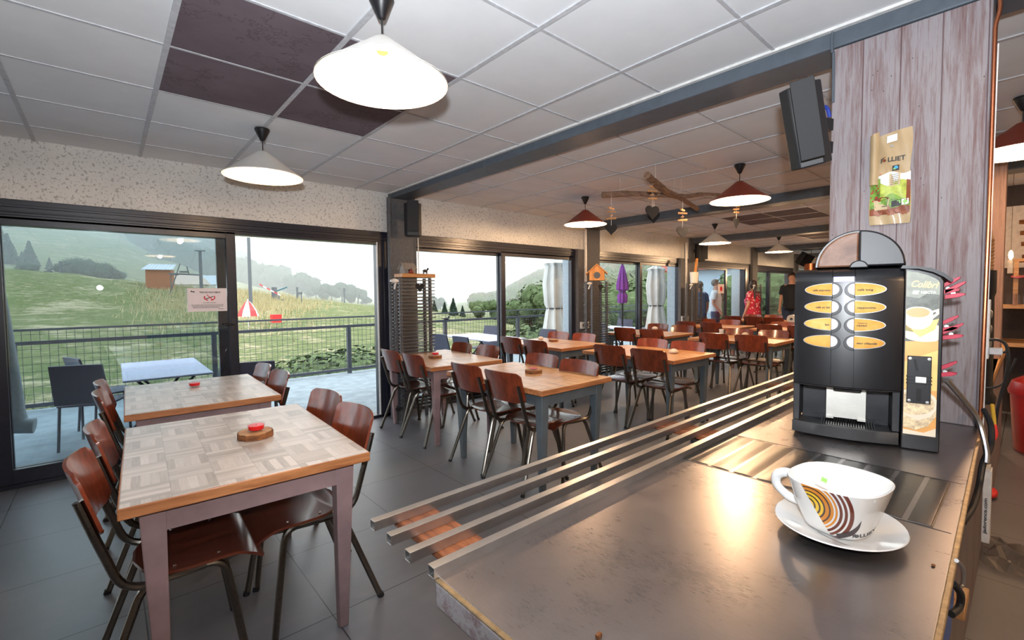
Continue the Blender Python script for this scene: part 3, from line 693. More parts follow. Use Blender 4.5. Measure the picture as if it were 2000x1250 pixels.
mm, n_, b_ = new('red_white_stripe'); f = math_(n_, 'SINE', math_(n_, 'MULTIPLY', nd(n_, 'ShaderNodeSeparateXYZ').outputs[0], 1)); sp = n_.nodes['Separate XYZ']; n_.links.new(coords(n_), sp.inputs[0])
n_.links.new(ramp(n_, math_(n_, 'FRACT', math_(n_, 'MULTIPLY', sp.outputs[0], 1.4)), [(0, (.5, .05, .05)), (.5, (.7, .6, .6))], 'CONSTANT'), b_.inputs['Base Color'])
obj('bar', MB().bar((0, 0, 0), b-a, .14), mm, t); obj('stand', MB().bar((b-a)*.92+Vector((0, 0, -1)), (b-a)*.92, .12), 'pylon_grey', t)
p = polar(485, 34, 622); t = thing('market_umbrella', 'small closed red and white umbrella on the bank', 'umbrella', p)
seg = MB(); sg2 = MB()
for j in range(8):
    a0, a1 = 2*PI*j/8, 2*PI*(j+1)/8; pr = [(.62, .15), (.5, .5), (.2, 1.0), (.03, 1.15)]; k_ = (seg, sg2)[j % 2]
    k_.sheet([[(r*math.cos(a), r*math.sin(a), z) for r, z in pr] for a in (a0, a1)], .01)
obj('canopy', seg, 'red_paint', t, smooth=False); obj('canopy', sg2, 'bright_white', t, smooth=False)['label'] = 'white canopy gores'
obj('pole', MB().tube([(0, 0, -1.5), (0, 0, 1.25)], .03), 'bright_white', t)
p = polar(539, 34, 624); single('crate', MB().box(-.28, .28, -.28, .28, -.2, .33), 'red_paint', 'red box standing in the meadow below the barrier', 'box', loc=tuple(p))
# houses seen through the far windows
plain('red_roof', (.45, .12, .10), .8); plain('blue_board', (.05, .20, .45), .6)
p = ground(1404, 36); t = thing('street_house', 'white house with faded red roof seen through the fourth window', 'house', (p.x, p.y, TZ-.5), .35)
plain('pale_blue_wall', (.46, .56, .66), .8)
obj('wall', MB().box(-3.2, 4.6, -1, 3, -1.5, 3.6), 'pale_blue_wall', t); obj('roof', MB().hexa([(-3.8, -1.6, 3.5), (5.2, -1.6, 3.5), (-3.8, 3.6, 3.5), (5.2, 3.6, 3.5), (-3.4, .9, 5.4), (4.8, .9, 5.4), (-3.4, 1.1, 5.4), (4.8, 1.1, 5.4)]), 'red_roof', t, smooth=False)
obj('awning', MB().hexa([(-3.1, -2.6, 2.5), (.1, -2.6, 2.5), (-3.1, -1, 3.1), (.1, -1, 3.1), (-3.1, -2.6, 2.6), (.1, -2.6, 2.6), (-3.1, -1, 3.2), (.1, -1, 3.2)]), 'red_roof', t, smooth=False)
obj('shop_front', MB().box(-3.0, 0, -1.1, -1, .2, 2.2), 'blue_board', t)
for wx in (.8, 2.8): obj('window', MB().box(wx, wx+1.1, -1.06, -1, 1.3, 2.7), 'slate_blue', t)
# valley haze: real scattering air beyond the meadow
m = bpy.data.materials.new('valley_haze'); m.use_nodes = True; n = m.node_tree; n.nodes.clear(); o_ = nd(n, 'ShaderNodeOutputMaterial'); v = nd(n, 'ShaderNodeVolumeScatter'); v.inputs['Color'].default_value = (.97, .985, 1, 1); v.inputs['Density'].default_value = .0030; v.inputs['Anisotropy'].default_value = 0; n.links.new(v.outputs[0], o_.inputs['Volume'])
hz = single('haze', MB().box(-700, 1400, 60, 1000, -60, 260), m, 'thin white mist hanging in the valley', 'mist', smooth=False); hz['kind'] = 'stuff'
# ------------------------------------------------------------------ indoor materials
wood('chair_ply', (.085, .014, .006), (.24, .045, .015), 'z', 4, .28, 9, .5)
wood('chair_seat_ply', (.045, .010, .006), (.12, .026, .012), 'x', 4, .26, 7, .6)
wood('edge_oak', (.25, .085, .028), (.50, .21, .08), 'x', 5, .4, 10, .2)
metal('chair_tube', (.16, .145, .125), .28, 0, .05)
plain('rivet', (.7, .7, .7), .25, 1)
plain('leg_mauve', (.25, .165, .17), .6, 0, .15, 9); plain('leg_grey', (.085, .105, .12), .5, 0, .12, 9)
parquet('parquet_grey', ((.30, .25, .21), (.50, .44, .39), (.66, .59, .53)), .25, .38)
parquet('parquet_oak', ((.34, .19, .10), (.55, .33, .18), (.68, .46, .28)), .3, .36)
parquet('parquet_honey', ((.40, .19, .07), (.62, .33, .14), (.74, .45, .22)), .3, .36)
# ------------------------------------------------------------------ tables
TP = {}
def make_table(cx, cy, w, l, rot, top, leg, lab):
    t = thing('dining_table', lab, 'table', (cx, cy, 0), math.radians(rot), 'dining tables in two rows')
    x, y = w/2, l/2
    a = obj('tabletop', MB().box(-x+.004, x-.004, -y+.004, y-.004, .706, .74), top, t, bevel=.002)
    e = MB(); e.box(-x, x, -y, -y+.02, .702, .739); e.box(-x, x, y-.02, y, .702, .739); e.box(-x, -x+.02, -y+.02, y-.02, .702, .739); e.box(x-.02, x, -y+.02, y-.02, .702, .739)
    eo = obj('edge_band', e, 'edge_oak', a, bevel=.003)
    i = .055; ap = MB(); ap.box(-x+i+.02, x-i-.02, -y+i, -y+i+.022, .615, .702); ap.box(-x+i+.02, x-i-.02, y-i-.022, y-i, .615, .702); ap.box(-x+i, -x+i+.022, -y+i+.02, y-i-.02, .615, .702); ap.box(x-i-.022, x-i, -y+i+.02, y-i-.02, .615, .702)
    obj('apron', ap, leg, t, bevel=.002)
    for sx in (-1, 1):
        for sy in (-1, 1):
            cx_, cy_ = sx*(x-.085), sy*(y-.085)
            m = MB(); h = .036; q = .019; ox, oy = sx*.012, sy*.012
            m.hexa([(cx_-q-ox, cy_-q-oy, 0), (cx_+q-ox, cy_-q-oy, 0), (cx_-q-ox, cy_+q-oy, 0), (cx_+q-ox, cy_+q-oy, 0), (cx_-h, cy_-h, .702), (cx_+h, cy_-h, .702), (cx_-h, cy_+h, .702), (cx_+h, cy_+h, .702)])
            obj('leg', m, leg, t, bevel=.004)
    return t
TABLES = [(0.42, 2.36, .79, 1.12, -2.4, 'parquet_grey', 'leg_mauve', 'grey-washed parquet table in the foreground with a red candle on a wood slice'),
 (0.46, 3.79, .79, 1.08, -1.5, 'parquet_grey', 'leg_mauve', 'grey-washed parquet table behind the foreground one, beside the glass door'),
 (2.56, 4.03, .78, 1.13, -4, 'parquet_oak', 'leg_mauve', 'parquet table with mauve legs in front of the nearest column'),
 (2.51, 2.685, .76, 1.13, 0, 'parquet_honey', 'leg_grey', 'honey parquet table with grey legs nearest to the tray rails'),
 (4.39, 4.18, .82, 1.13, -1, 'parquet_oak', 'leg_grey', 'parquet table with grey legs by the window right of the nearest column'),
 (4.41, 2.77, .82, 1.14, -2, 'parquet_honey', 'leg_grey', 'honey parquet table with a white pebble at its right edge'),
 (6.55, 4.1, .84, 1.13, -1, 'parquet_oak', 'leg_grey', 'parquet table in front of the white parasol window'),
 (6.56, 2.645, .82, 1.13, 0, 'parquet_honey', 'leg_grey', 'honey parquet table left of the coffee machine, third along the rails'),
 (8.8, 4.03, .84, 1.13, 0, 'parquet_honey', 'leg_mauve', 'far parquet table with a red candle, by the fourth window'),
 (8.85, 2.7, .84, 1.13, 0, 'parquet_honey', 'leg_grey', 'far honey parquet table partly hidden by the coffee machine'),
 (11.18, 4.12, .8, 1.13, 0, 'parquet_honey', 'leg_grey', 'farthest parquet table in front of the standing woman'),
 (11.0, 2.95, .8, 1.13, 0, 'parquet_honey', 'leg_grey', 'farthest parquet table with a white roll, beside the coffee machine')]
for a in TABLES: make_table(*a)
# ------------------------------------------------------------------ chairs (rear feet at x = 0, looking along +x)
def make_chair():
    t = thing('dining_chair', '', 'chair')
    # seat: rounded at the back, rolled down at the front
    nx, ny = 16, 13; g = []
    for i in range(nx):
        u = i/(nx-1); x = .125+.385*u
        w = .195*(1-max(0, (.42-u)/.42)**2.6)**.5 if u < .42 else .195
        w = max(w, .035); row = []
        for j in range(ny):
            v = -1+2*j/(ny-1); y = w*v
            z = .452+.010*v*v*math.sin(PI*min(1, u*1.15))-.008*math.sin(PI*min(1, u/.8))+(.006 if u < .1 else 0)
            if u > .72: z -= .115*(u-.72)**2*4.2
            row.append((x, y, z))
        g.append(row)
    obj('seat', MB().sheet(g, .010), 'chair_seat_ply', t, ang=50)
    # backrest: bent plywood, hollow towards the sitter
    g = []
    for i in range(9):
        q = i/8; z = .622+.215*q; row = []
        for j in range(15):
            v = -1+2*j/14; r = .0
            w = .2 if 0 < i < 8 else .192
            cz = z-(.018*max(0, abs(v)-.86)/.14 if i == 8 else 0)+(.02*max(0, abs(v)-.8)/.2 if i == 0 else 0)+.004*(1-v*v)*(i/8)
            row.append((.040-.062*q-.018+.042*v*v, w*v, cz))
        g.append(row)
    bk = obj('backrest', MB().sheet(g, .010), 'chair_ply', t, ang=50)
    for sx in (-1, 1):
        for z, x in ((.735, .024), (.660, .046)): obj('rivet', MB().ball((x+.0, sx*.165, z), .0055, 8, 6, (.6, 1, 1)), 'rivet', bk)
    st = t.children[0]
    for sx in (-1, 1):
        for x in (.24, .37): obj('rivet', MB().ball((x, sx*.155, .4545), .005, 8, 6, (1, 1, .5)), 'rivet', st)
    for s in (-1, 1):
        obj('back_frame', MB().tube(fillet([(.006, s*.176, .752), (.040, s*.178, .635), (.105, s*.178, .423), (.30, s*.165, .425), (.43, s*.15, .432)], .075, 6), .0132, 9), 'chair_tube', t)
        pts = fillet([(0, s*.218, 0), (.155, s*.168, .428), (.385, s*.168, .432), (.45, s*.218, 0)], .055, 6)
        h = len(pts)//2
        obj('leg', MB().tube(pts[:h+1], .0132, 9), 'chair_tube', t); obj('leg', MB().tube(pts[h:], .0132, 9), 'chair_tube', t)
        obj('rubber_foot', MB().tube([(-.002, s*.2185, -.0), (.004, s*.2165, .018)], .0152, 9), 'black_plastic', t); obj('rubber_foot', MB().tube([(.452, s*.2185, 0), (.449, s*.2165, .018)], .0152, 9), 'black_plastic', t)
    obj('cross_tube', MB().tube([(.22, -.165, .428), (.22, .165, .428)], .010, 8).tube([(.38, -.165, .43), (.38, .165, .43)], .010, 8), 'chair_tube', t)
    return t
CH0 = make_chair()
CHG = 'bent plywood chairs with dark steel tube frames'
first = [True]
def chair(x, y, rz, lab):
    rz = math.radians(rz)
    if first[0]:
        first[0] = False; CH0.location = (x, y, .0); CH0.rotation_euler = (0, 0, rz); CH0['label'] = lab; CH0['group'] = CHG
    else: dup(CH0, (x, y, 0), rz, lab, CHG)
W_ = 'plywood tube-frame chair '
for x, y, a, l in [
 (-0.085, 2.11, -3, 'nearest at the left of the foreground table'), (-0.05, 2.61, -2, 'farther one at the left of the foreground table'),
 (0.895, 2.165, 181, 'at the right of the foreground table, nearer the tray rails'), (0.92, 2.62, 183, 'at the right of the foreground table, farther one'),
 (-0.04, 3.55, -2, 'at the left of the second grey table, nearer one'), (-0.04, 3.98, -2, 'at the left of the second grey table, nearest the glass'),
 (0.93, 3.58, 181, 'at the right of the second grey table, nearer one'), (0.93, 4.05, 180, 'at the right of the second grey table, nearest the doorway'),
 (2.1, 4.24, -1, 'far left of the mauve-legged table by the column, beside the open doorway'), (2.1, 3.8, 0, 'near left of the mauve-legged table by the column'),
 (2.99, 4.22, 177, 'behind the mauve-legged table by the column, nearest the window'), (3.03, 3.8, 177, 'behind the mauve-legged table by the column, its right one'),
 (2.095, 2.945, 0, 'left of the honey table nearest the rails, farther one'), (2.075, 2.475, 0, 'left of the honey table nearest the rails, in front of its leg'),
 (2.93, 2.9, 180, 'behind the honey table nearest the rails, farther one'), (2.86, 2.41, 180, 'at the right of the honey table nearest the rails'),
 (3.84, 4.4, 0, 'left of the window table past the column, farther one'), (3.78, 3.89, 0, 'left of the window table past the column, nearer one'),
 (4.85, 4.47, 180, 'right of the window table past the column, nearest the white parasol'), (4.85, 4.0, 180, 'right of the window table past the column, nearer one'),
 (3.93, 2.93, 0, 'left of the pebble table, farther one'), (3.89, 2.44, 0, 'left of the pebble table, nearest the rails'),
 (4.82, 2.945, 180, 'behind the pebble table, farther one'), (4.81, 2.5, 180, 'behind the pebble table, nearer one'),
 (6.1, 4.24, 0, 'left of the table before the purple parasol, farther one'), (6.07, 3.75, 0, 'left of the table before the purple parasol, nearer one'),
 (7.24, 4.32, 180, 'right of the table before the white parasol window, farther one'), (7.18, 3.83, 180, 'right of the table before the white parasol window, nearer one'),
 (6.04, 2.8, 0, 'left of the third honey table along the rails, farther one'), (6.07, 2.335, 0, 'left of the third honey table along the rails, nearer one'),
 (7.01, 2.85, 180, 'behind the third honey table along the rails, farther one'), (7.0, 2.38, 180, 'behind the third honey table along the rails, nearest the machine'),
 (8.18, 4.32, 0, 'left of the far red-candle table, farther one'), (8.19, 3.84, 0, 'left of the far red-candle table, nearer one'),
 (9.17, 4.38, 180, 'right of the far red-candle table, farther one'), (9.16, 3.9, 180, 'right of the far red-candle table, nearer one'),
 (8.27, 2.89, 0, 'left of the far table by the coffee machine, farther one'), (8.27, 2.42, 0, 'left of the far table by the coffee machine, nearer one'),
 (9.1, 2.94, 180, 'behind the far table by the coffee machine, farther one'), (9.1, 2.47, 180, 'behind the far table by the coffee machine, nearer one'),
 (10.7, 4.52, 0, 'left of the farthest window-side table, farther one'), (10.68, 4.06, 0, 'left of the farthest window-side table, nearer one'),
 (11.68, 4.44, 180, 'right of the farthest window-side table, before the woman'), (11.68, 3.98, 180, 'right of the farthest window-side table, nearer one'),
 (10.47, 3.58, 0, 'left of the farthest table by the machine, farther one'), (10.52, 3.02, 0, 'left of the farthest table by the machine, nearer one'),
 (11.5, 3.3, 180, 'right of the farthest table by the machine')]:
    chair(x, y, a, W_+l)
# ------------------------------------------------------------------ things on the tables
wood('slice_top', (.30, .14, .05), (.60, .34, .16), 'x', 9, .6, 2); wood('bark_brown', (.05, .015, .006), (.30, .11, .03), 'z', 60, .9, .4, 0, bumps=1)
plain('wax_red', (.72, .0, .006), .35, 0, .08); plain('pebble_white', (.66, .58, .50), .6); glassy('candle_glass', (.98, .97, .97), .0)
def wslice(x, y, r, lab, z=.7405, sx=1.0, rz=0):
    t = thing('wood_slice', lab, 'wood slice', (x, y, z), rz, 'wood slices under candles')
    rnd = random.Random(int(x*100)); ra = [1+rnd.uniform(-.05, .05) for _ in range(36)]
    P = lambda k, h: [(k*r*q*math.cos(2*PI*i/36)*sx, k*r*q*math.sin(2*PI*i/36)) for i, q in enumerate(ra)]
    obj('bark', MB().prism(P(1, 0), 0, .025), 'bark_brown', t); obj('cut_face', MB().prism(P(.93, 0), .004, .0262), 'slice_top', t)
def candle(x, y, z, lab, full=True, s=1):
    t = thing('candle_glass', lab, 'candle', (x, y, z)); t.scale = (s, s, s)
    obj('glass', MB().lathe([(.001, .001), (.029, .001), (.033, .004), (.036, .033), (.0345, .033), (.0315, .006), (.001, .005)], seg=24), 'candle_glass', t)
    w = obj('wax', MB().lathe([(.031, .007), (.034, .026 if full else .012)], seg=24), 'wax_red', t); obj('wick', MB().tube([(0, 0, .012), (.001, 0, .03 if full else .018)], .0012, 5), 'black_plastic', w)
def P2(px, py, z=.74): return at(px, py, Z=z)
def onT(px, py, r, lab, clab, full=True, slc=True, cdx=0, s=1):
    p = P2(px, py)
    if slc: wslice(p.x, p.y, r, lab)
    q = P2(px+cdx, py-4)
    candle((p.x+q.x)/2 if not slc else p.x+.005, (p.y+q.y)/2 if not slc else p.y+.005, .7408+(.0264 if slc else 0), clab, full, s)
onT(499, 853, .074, 'round wood slice with bark on the foreground table', 'red candle in a clear glass on the foreground table')
onT(380, 757, .05, '', 'red candle in a clear glass standing bare on the second grey table', slc=False)
onT(850, 699, .068, 'bark-edged wood slice on the table in front of the nearest column', 'red candle in clear glass on the table in front of the nearest column')
onT(1042, 728, .068, 'bark-edged wood slice on the honey table nearest the rails', 'nearly empty candle glass on the honey table nearest the rails', full=False)
p = P2(1081, 667); wslice(p.x, p.y, .062, 'flat wood slice without candle on the window table past the column')
def pebble(px, py, r, lab, eyes=True):
    p = P2(px, py); t = thing('pebble', lab, 'pebble', (p.x, p.y, .7405), 0)
    obj('stone', MB().lathe([(.0005, 0), (r*.8, .004), (r, r*.4), (r*.75, r*.75), (r*.3, r*.92), (.0005, r*.95)], seg=20, sx=1, sy=.85), 'pebble_white', t)
    if eyes: obj('eye', MB().ball((-r*.62, -.012, r*.68), .004, 8, 6).ball((-r*.66, .006, r*.66), .004, 8, 6), 'black_plastic', t)
pebble(1316, 690, .052, 'white painted pebble with two black eyes on the honey table')
pebble(1056, 663, .045, 'white pebble on the window table past the nearest column', False)
pebble(1279, 644, .06, 'white pebble on the table before the white parasol window', False); pebble(1456, 656, .055, 'pale pebble on the third honey table, half hidden by a chair', False)
onT(1392, 631, .05, '', 'red candle glass on the far table by the fourth window', slc=False, s=1.6)
p = P2(1409, 652); single('glass', MB().lathe([(.03, 0), (.035, .07)]), 'bright_white', 'small white cup on the third table row, near its left corner', 'cup', loc=(p.x, p.y, .7405))
p = P2(1547, 631); t = thing('paper_roll', 'white round roll on the farthest table beside the coffee machine', 'roll', (p.x, p.y, .7405))
obj('roll', MB().tube([(-.05, 0, .085), (.05, 0, .085)], .085, 24), 'bright_white', t); obj('core', MB().tube([(-.052, 0, .085), (.052, 0, .085)], .028, 16), 'column_grey', t)
# ------------------------------------------------------------------ pendant lamps
plain('shade_white', (.70, .68, .64), .5, 0, .04); plain('shade_copper', (.24, .045, .025), .45); plain('shade_inner', (.86, .80, .72), .5, 0, .03); plain('brass_socket', (.45, .20, .03), .4)
emis('bulb', (1, .83, .58), 28)
def lamp(x, y, shade, lab, power=22, R=.250, zr=2.205):
    t = thing('pendant_lamp', lab, 'lamp', (x, y, CEIL), 0, 'cone pendant lamps')
    z = zr-CEIL; za = z+.172
    s = MB()
    prof = [(R, 0), (R-.001, .003), (R*.80, .036), (R*.5, .095), (R*.30, .133), (R*.20, .153), (.030, .169), (.012, .172)]
    seg = 40; vs = s.lathe([(r, z+h) for r, h in prof], seg=seg)
    s.v = s.v; s.f = [f for f in s.f if len(f) == 4]
    obj('lamp_shade', s, shade, t)
    q = MB().lathe([(max(r-.002, .01), z+h-.0025) for r, h in prof], seg=seg); q.f = [f for f in q.f if len(f) == 4]
    obj('shade_lining', q, 'shade_inner', t)
    obj('ceiling_rose', MB().lathe([(.046, -.0065), (.048, -.016), (.043, -.026), (.014, -.085), (.006, -.09)], seg=24), 'black_plastic', t)
    obj('cord', MB().tube([(0, 0, -.08), (0, 0, za)], .0035, 6), 'black_plastic', t)
    obj('socket', MB().lathe([(.022, za-.003), (.022, za-.055), (.018, za-.06)], seg=16), 'brass_socket', t)
    b = obj('bulb', MB().ball((0, 0, za-.135), .034, 16, 10, (1, 1, 1.25)), 'bulb', t)
    b.visible_shadow = True
    light('lamp_light', 'POINT', (x, y, CEIL+za-.185), power, (1, .64, .36), .03)
LAMPS = [(.838, 1.69, 'shade_white', 'white cone pendant lamp nearest the camera, top centre', 7), (.845, 3.52, 'shade_white', 'white cone pendant lamp over the second grey table', 6), (4.32, 1.77, 'shade_copper', 'copper-red cone pendant lamp at the right end of the driftwood', 42), (4.32, 3.55, 'shade_copper', 'copper-red cone pendant lamp by the second window bay', 46),
 (7.72, 3.56, 'shade_white', 'beige cone pendant lamp over the tables in the fourth bay', 62), (10.5, 3.5, 'shade_white', 'beige cone pendant lamp farthest along the window side', 62), (4.15, .06, 'shade_copper', 'copper-red cone pendant lamp cut by the right edge, behind the pillar', 30)]
for a in LAMPS: lamp(*a)
for X, Y, l in ((7.7, .9, 'white cone pendant lamp over the serving side, hidden behind the pillar'), (.84, -1.6, 'white cone pendant lamp behind the camera'), (5.5, -1.8, 'white cone pendant lamp in the kitchen corner')):
    dup(bpy.data.objects['pendant_lamp'], (X, Y, CEIL), 0, l); light('lamp_light', 'POINT', (X, Y, 2.2), 60, (1, .64, .36), .03)
# ------------------------------------------------------------------ counter
def steel(name, col, rough):
    m, n, b = new(name); co = coords(n)
    g = noise(n, co, 3.5, 6, .7); f = noise(n, coords(n, (4, 90, 1)), 5, 5, .75); h = noise(n, coords(n, (60, 5, 1), (0, 0, .5)), 7, 4, .8)
    k = math_(n, 'ADD', math_(n, 'MULTIPLY', g, .6), math_(n, 'MULTIPLY', h, .4))
    n.links.new(ramp(n, k, [(.3, tuple(c*.82 for c in col)), (.7, tuple(min(1, c*1.12) for c in col))]), b.inputs['Base Color'])
    b.inputs['Metallic'].default_value = .92
    n.links.new(ramp(n, k, [(.3, (rough*.75,)*3), (.7, (rough*1.3,)*3)]), b.inputs['Roughness']); bump(n, b, math_(n, 'ADD', math_(n, 'MULTIPLY', f, .3), math_(n, 'MULTIPLY', h, .7)), .12, .0008)
    return m
steel('worktop_steel', (.33, .30, .295), .29); steel('inset_steel', (.13, .118, .11), .30)
metal('rail_alu', (.62, .61, .60), .33, 0, .06); plain('brass_edge', (.34, .24, .13), .45, .7, .3, 60)
def clad(name, axis=1, w=.1245, off=0.0, a=(.155, .085, .085), c=(.34, .32, .335), vert=True):
    m, n, b = new(name); tc = nd(n, 'ShaderNodeTexCoord'); sp = nd(n, 'ShaderNodeSeparateXYZ'); n.links.new(tc.outputs['Object'], sp.inputs[0])
    q = math_(n, 'DIVIDE', math_(n, 'SUBTRACT', sp.outputs[axis], off), w); fl = math_(n, 'FLOOR', q); fr = math_(n, 'FRACT', q)
    sc = (16, 16, .9) if vert else (.9, 16, 16)
    mp = coords(n, sc); add = nd(n, 'ShaderNodeVectorMath', operation='ADD'); cb = nd(n, 'ShaderNodeCombineXYZ'); n.links.new(math_(n, 'MULTIPLY', fl, 3.7), cb.inputs[0]); n.links.new(math_(n, 'MULTIPLY', fl, 5.1), cb.inputs[2]); n.links.new(mp, add.inputs[0]); n.links.new(cb.outputs[0], add.inputs[1])
    f = noise(n, add.outputs[0], 5, 8, .75, .4); g = noise(n, add.outputs[0], 1.1, 4, .6, .5)
    k = math_(n, 'ADD', math_(n, 'MULTIPLY', f, .55), math_(n, 'MULTIPLY', g, .45))
    mid = tuple((p+q_)/2 for p, q_ in zip(a, c))
    col = ramp(n, k, [(.36, a), (.45, mid), (.52, c), (.62, mid), (.70, tuple(x*.8 for x in a))])
    ln = math_(n, 'LESS_THAN', fr, .035)
    n.links.new(mixc(n, math_(n, 'MULTIPLY', ln, .75), col, (.07, .02, .02)), b.inputs['Base Color'])
    b.inputs['Roughness'].default_value = .6; bump(n, b, math_(n, 'SUBTRACT', f, ln), .25, .003)
    return m
clad('whitewashed_board', 1, a=(.15, .07, .065), c=(.29, .265, .28)); clad('whitewashed_base', 1, .11, 0, (.12, .06, .06), (.26, .22, .22)); clad('whitewashed_frame', 1, 5, 1, (.17, .10, .10), (.36, .34, .35), False)
clad('stained_board', 1, .2, .05, (.16, .075, .05), (.27, .155, .115))
WZ = .860
t = thing('serving_counter', 'long serving counter with brushed steel top and whitewashed wood frame', 'counter', (0, 0, 0))
top = MB().prism([(.443, .090), (.90, .083), (2.45, .118), (5.6, .16), (5.6, .715), (.443, .715)], WZ-.004, WZ)
tp = obj('worktop', top, 'worktop_steel', t, bevel=.0015)
obj('seam', MB().bar((1.335, .10, WZ+.0004), (1.335, .714, WZ+.0004), .0035, .0006).bar((1.70, .11, WZ+.0004), (1.70, .714, WZ+.0004), .0035, .0006), 'dark_metal', tp, smooth=False)
# darker steel inset; its waves stand for soft stripes of shade and reflection
g = [[(1.340+.355*i/40, .13+.58*j/96, WZ+.0006+.0007*math.sin(j/96*2*PI*9)) for j in range(97)] for i in range(41)]
ip = obj('inset_plate', MB().sheet(g, .0005), 'inset_steel', tp, ang=180); ip['label'] = 'darker steel plate waved for soft shade and reflection stripes'
obj('edge_frame', MB().box(.434, .462, .088, .712, WZ-.052, WZ-.0045).box(.462, 5.6, .688, .712, WZ-.052, WZ-.0045), 'whitewashed_frame', t, bevel=.004)
obj('edge_trim', MB().bar((.44, .092, WZ-.004), (.44, .712, WZ-.004), .012, .005).bar((.90, .079, WZ-.004), (.44, .087, WZ-.004), .010, .009).bar((.90, .079, WZ-.004), (2.45, .114, WZ-.004), .010, .009), 'brass_edge', t, bevel=.002)
obj('base', MB().box(.50, 5.6, .14, .655, 0, WZ-.052), 'whitewashed_base', t)
obj('side_panel', MB().box(.50, .56, .115, .665, 0, WZ-.052), 'whitewashed_base', t, bevel=.003)
single('crumb', MB().lathe([(.0005, 0), (.004, .0), (.004, .004), (.0005, .005)]).box(-.004, .006, -.003, .002, 0, .006), 'bark_brown', 'tiny brown crumb on the steel top near the bottom edge', 'crumb', loc=tuple(at(1168, 1245, Z=WZ)))
single('crumb', MB().ball((0, 0, .002), .004, 8, 6, (1.3, .8, .5)), 'bark_brown', 'tiny brown speck on the steel top right of the saucer', 'crumb', loc=tuple(at(1823, 1106, Z=WZ)))
# tray rails on bracket boards
wood('bracket_wood', (.06, .012, .005), (.33, .10, .03), 'y', 9, .6, 9, 0)
RZ = .880
for k, (y, x0, wh) in enumerate(((.960, .427, 'farthest from the counter'), (.880, .427, 'second from the window side'), (.797, .425, 'third from the window side'), (.722, .432, 'touching the counter edge'))):
    t = thing('tray_rail', 'square aluminium tray rail, the one '+wh, 'rail', (x0, y, RZ), 0, 'square tubes of the tray slide')
    s = .0105; L = 5.0; m = MB(); th = .0015
    o4 = [(-s, -s), (s, -s), (s, s), (-s, s)]; i4 = [(a*(s-th)/s, b*(s-th)/s) for a, b in o4]
    vs = [(0, a, b-s) for a, b in o4]+[(L, a, b-s) for a, b in o4]+[(0, a, b-s) for a, b in i4]+[(L, a, b-s) for a, b in i4]
    fs = []
    for i in range(4):
        j = (i+1) % 4; fs += [(i, j, j+4, i+4), (i+8, i+12, j+12, j+8), (i, i+8, j+8, j), (i+4, j+4, j+12, i+12)]
    obj('tube', m.add(vs, fs), 'rail_alu', t, smooth=False, bevel=.0006)
for k, x in enumerate((.49, 1.62, 2.78, 3.95)):
    lab = ('at the near end', 'level with the ribbed plate', 'beside the coffee machine', 'beyond the coffee machine')[k]
    t = thing('rail_bracket', 'stained wooden board carrying the tray rails '+lab, 'bracket', (x, .85, 0), 0, 'boards under the tray rails')
    obj('board', MB().box(0, .10, -.13, .135, RZ-.043, RZ-.0215), 'bracket_wood', t, bevel=.005)
    if k: obj('support', MB().box(-.005, .05, -.20, -.02, RZ-.062, RZ-.0435).box(.02, .05, -.195, -.165, RZ-.30, RZ-.06), 'black_plastic', t, bevel=.003)
    for y in (-.11, -.03, .04, .11): obj('screw', MB().lathe([(.006, 0), (.006, .003), (.003, .004)], (.075, y, RZ-.0215), 10), 'dark_metal', t)
# ------------------------------------------------------------------ clad pillar
PX = 2.45
t = thing('pillar', 'pillar clad in whitewashed reddish vertical boards behind the coffee machine', 'pillar', (0, 0, 0)); t['kind'] = 'structure'
del t['label'], t['category']; t.name = 'pillar'
obj('cladding', MB().box(PX, PX+.30, .118, .612, WZ, 2.447), 'whitewashed_board', t, bevel=.004)
obj('core', MB().box(PX+.05, PX+.25, .17, .56, 0, CEIL), 'column_grey', t)
kn = MB(); rnd = random.Random(3)
for _ in range(26):
    y, z = rnd.uniform(.13, .6), rnd.uniform(.95, 2.4); kn.ball((PX, y, z), .0022, 6, 4, (.5, 1, 1))
obj('nail', kn, 'dark_metal', t)
metal('copper', (.46, .16, .08), .28, 0, .1)
a = at(1948, 0, X=PX-.01)
cp = [at(1953, -20, X=PX-.01), at(1954, 20, X=PX-.01), at(1944, 48, X=PX-.01), at(1943, 80, X=PX-.01), at(1931, 440, X=PX-.01), at(1914, 832, X=PX-.01)]
single('copper_pipe', MB().tube(fillet(cp, .05), .0065, 10), 'copper', 'thin copper pipe running down the right edge of the clad pillar', 'pipe')
pc = [at(1950, 85, X=PX+.02), at(1920, 830, X=PX+.02)]
single('cable_conduit', MB().bar(pc[0], pc[1], .004, .004), 'white_plastic', 'slim white conduit beside the copper pipe', 'conduit')
hk = [at(1628, 62, X=PX-.012), at(1625, 70, X=PX-.012), at(1625, 100, X=PX-.012), at(1628, 110, X=PX-.004), at(1627, 200, X=PX-.004)]
single('beam_cable', MB().tube(spline(hk), .006, 8), 'beam_blue', 'grey painted conduit bend at the top left of the clad pillar', 'conduit')
bolt = at(1881, 338, X=PX)
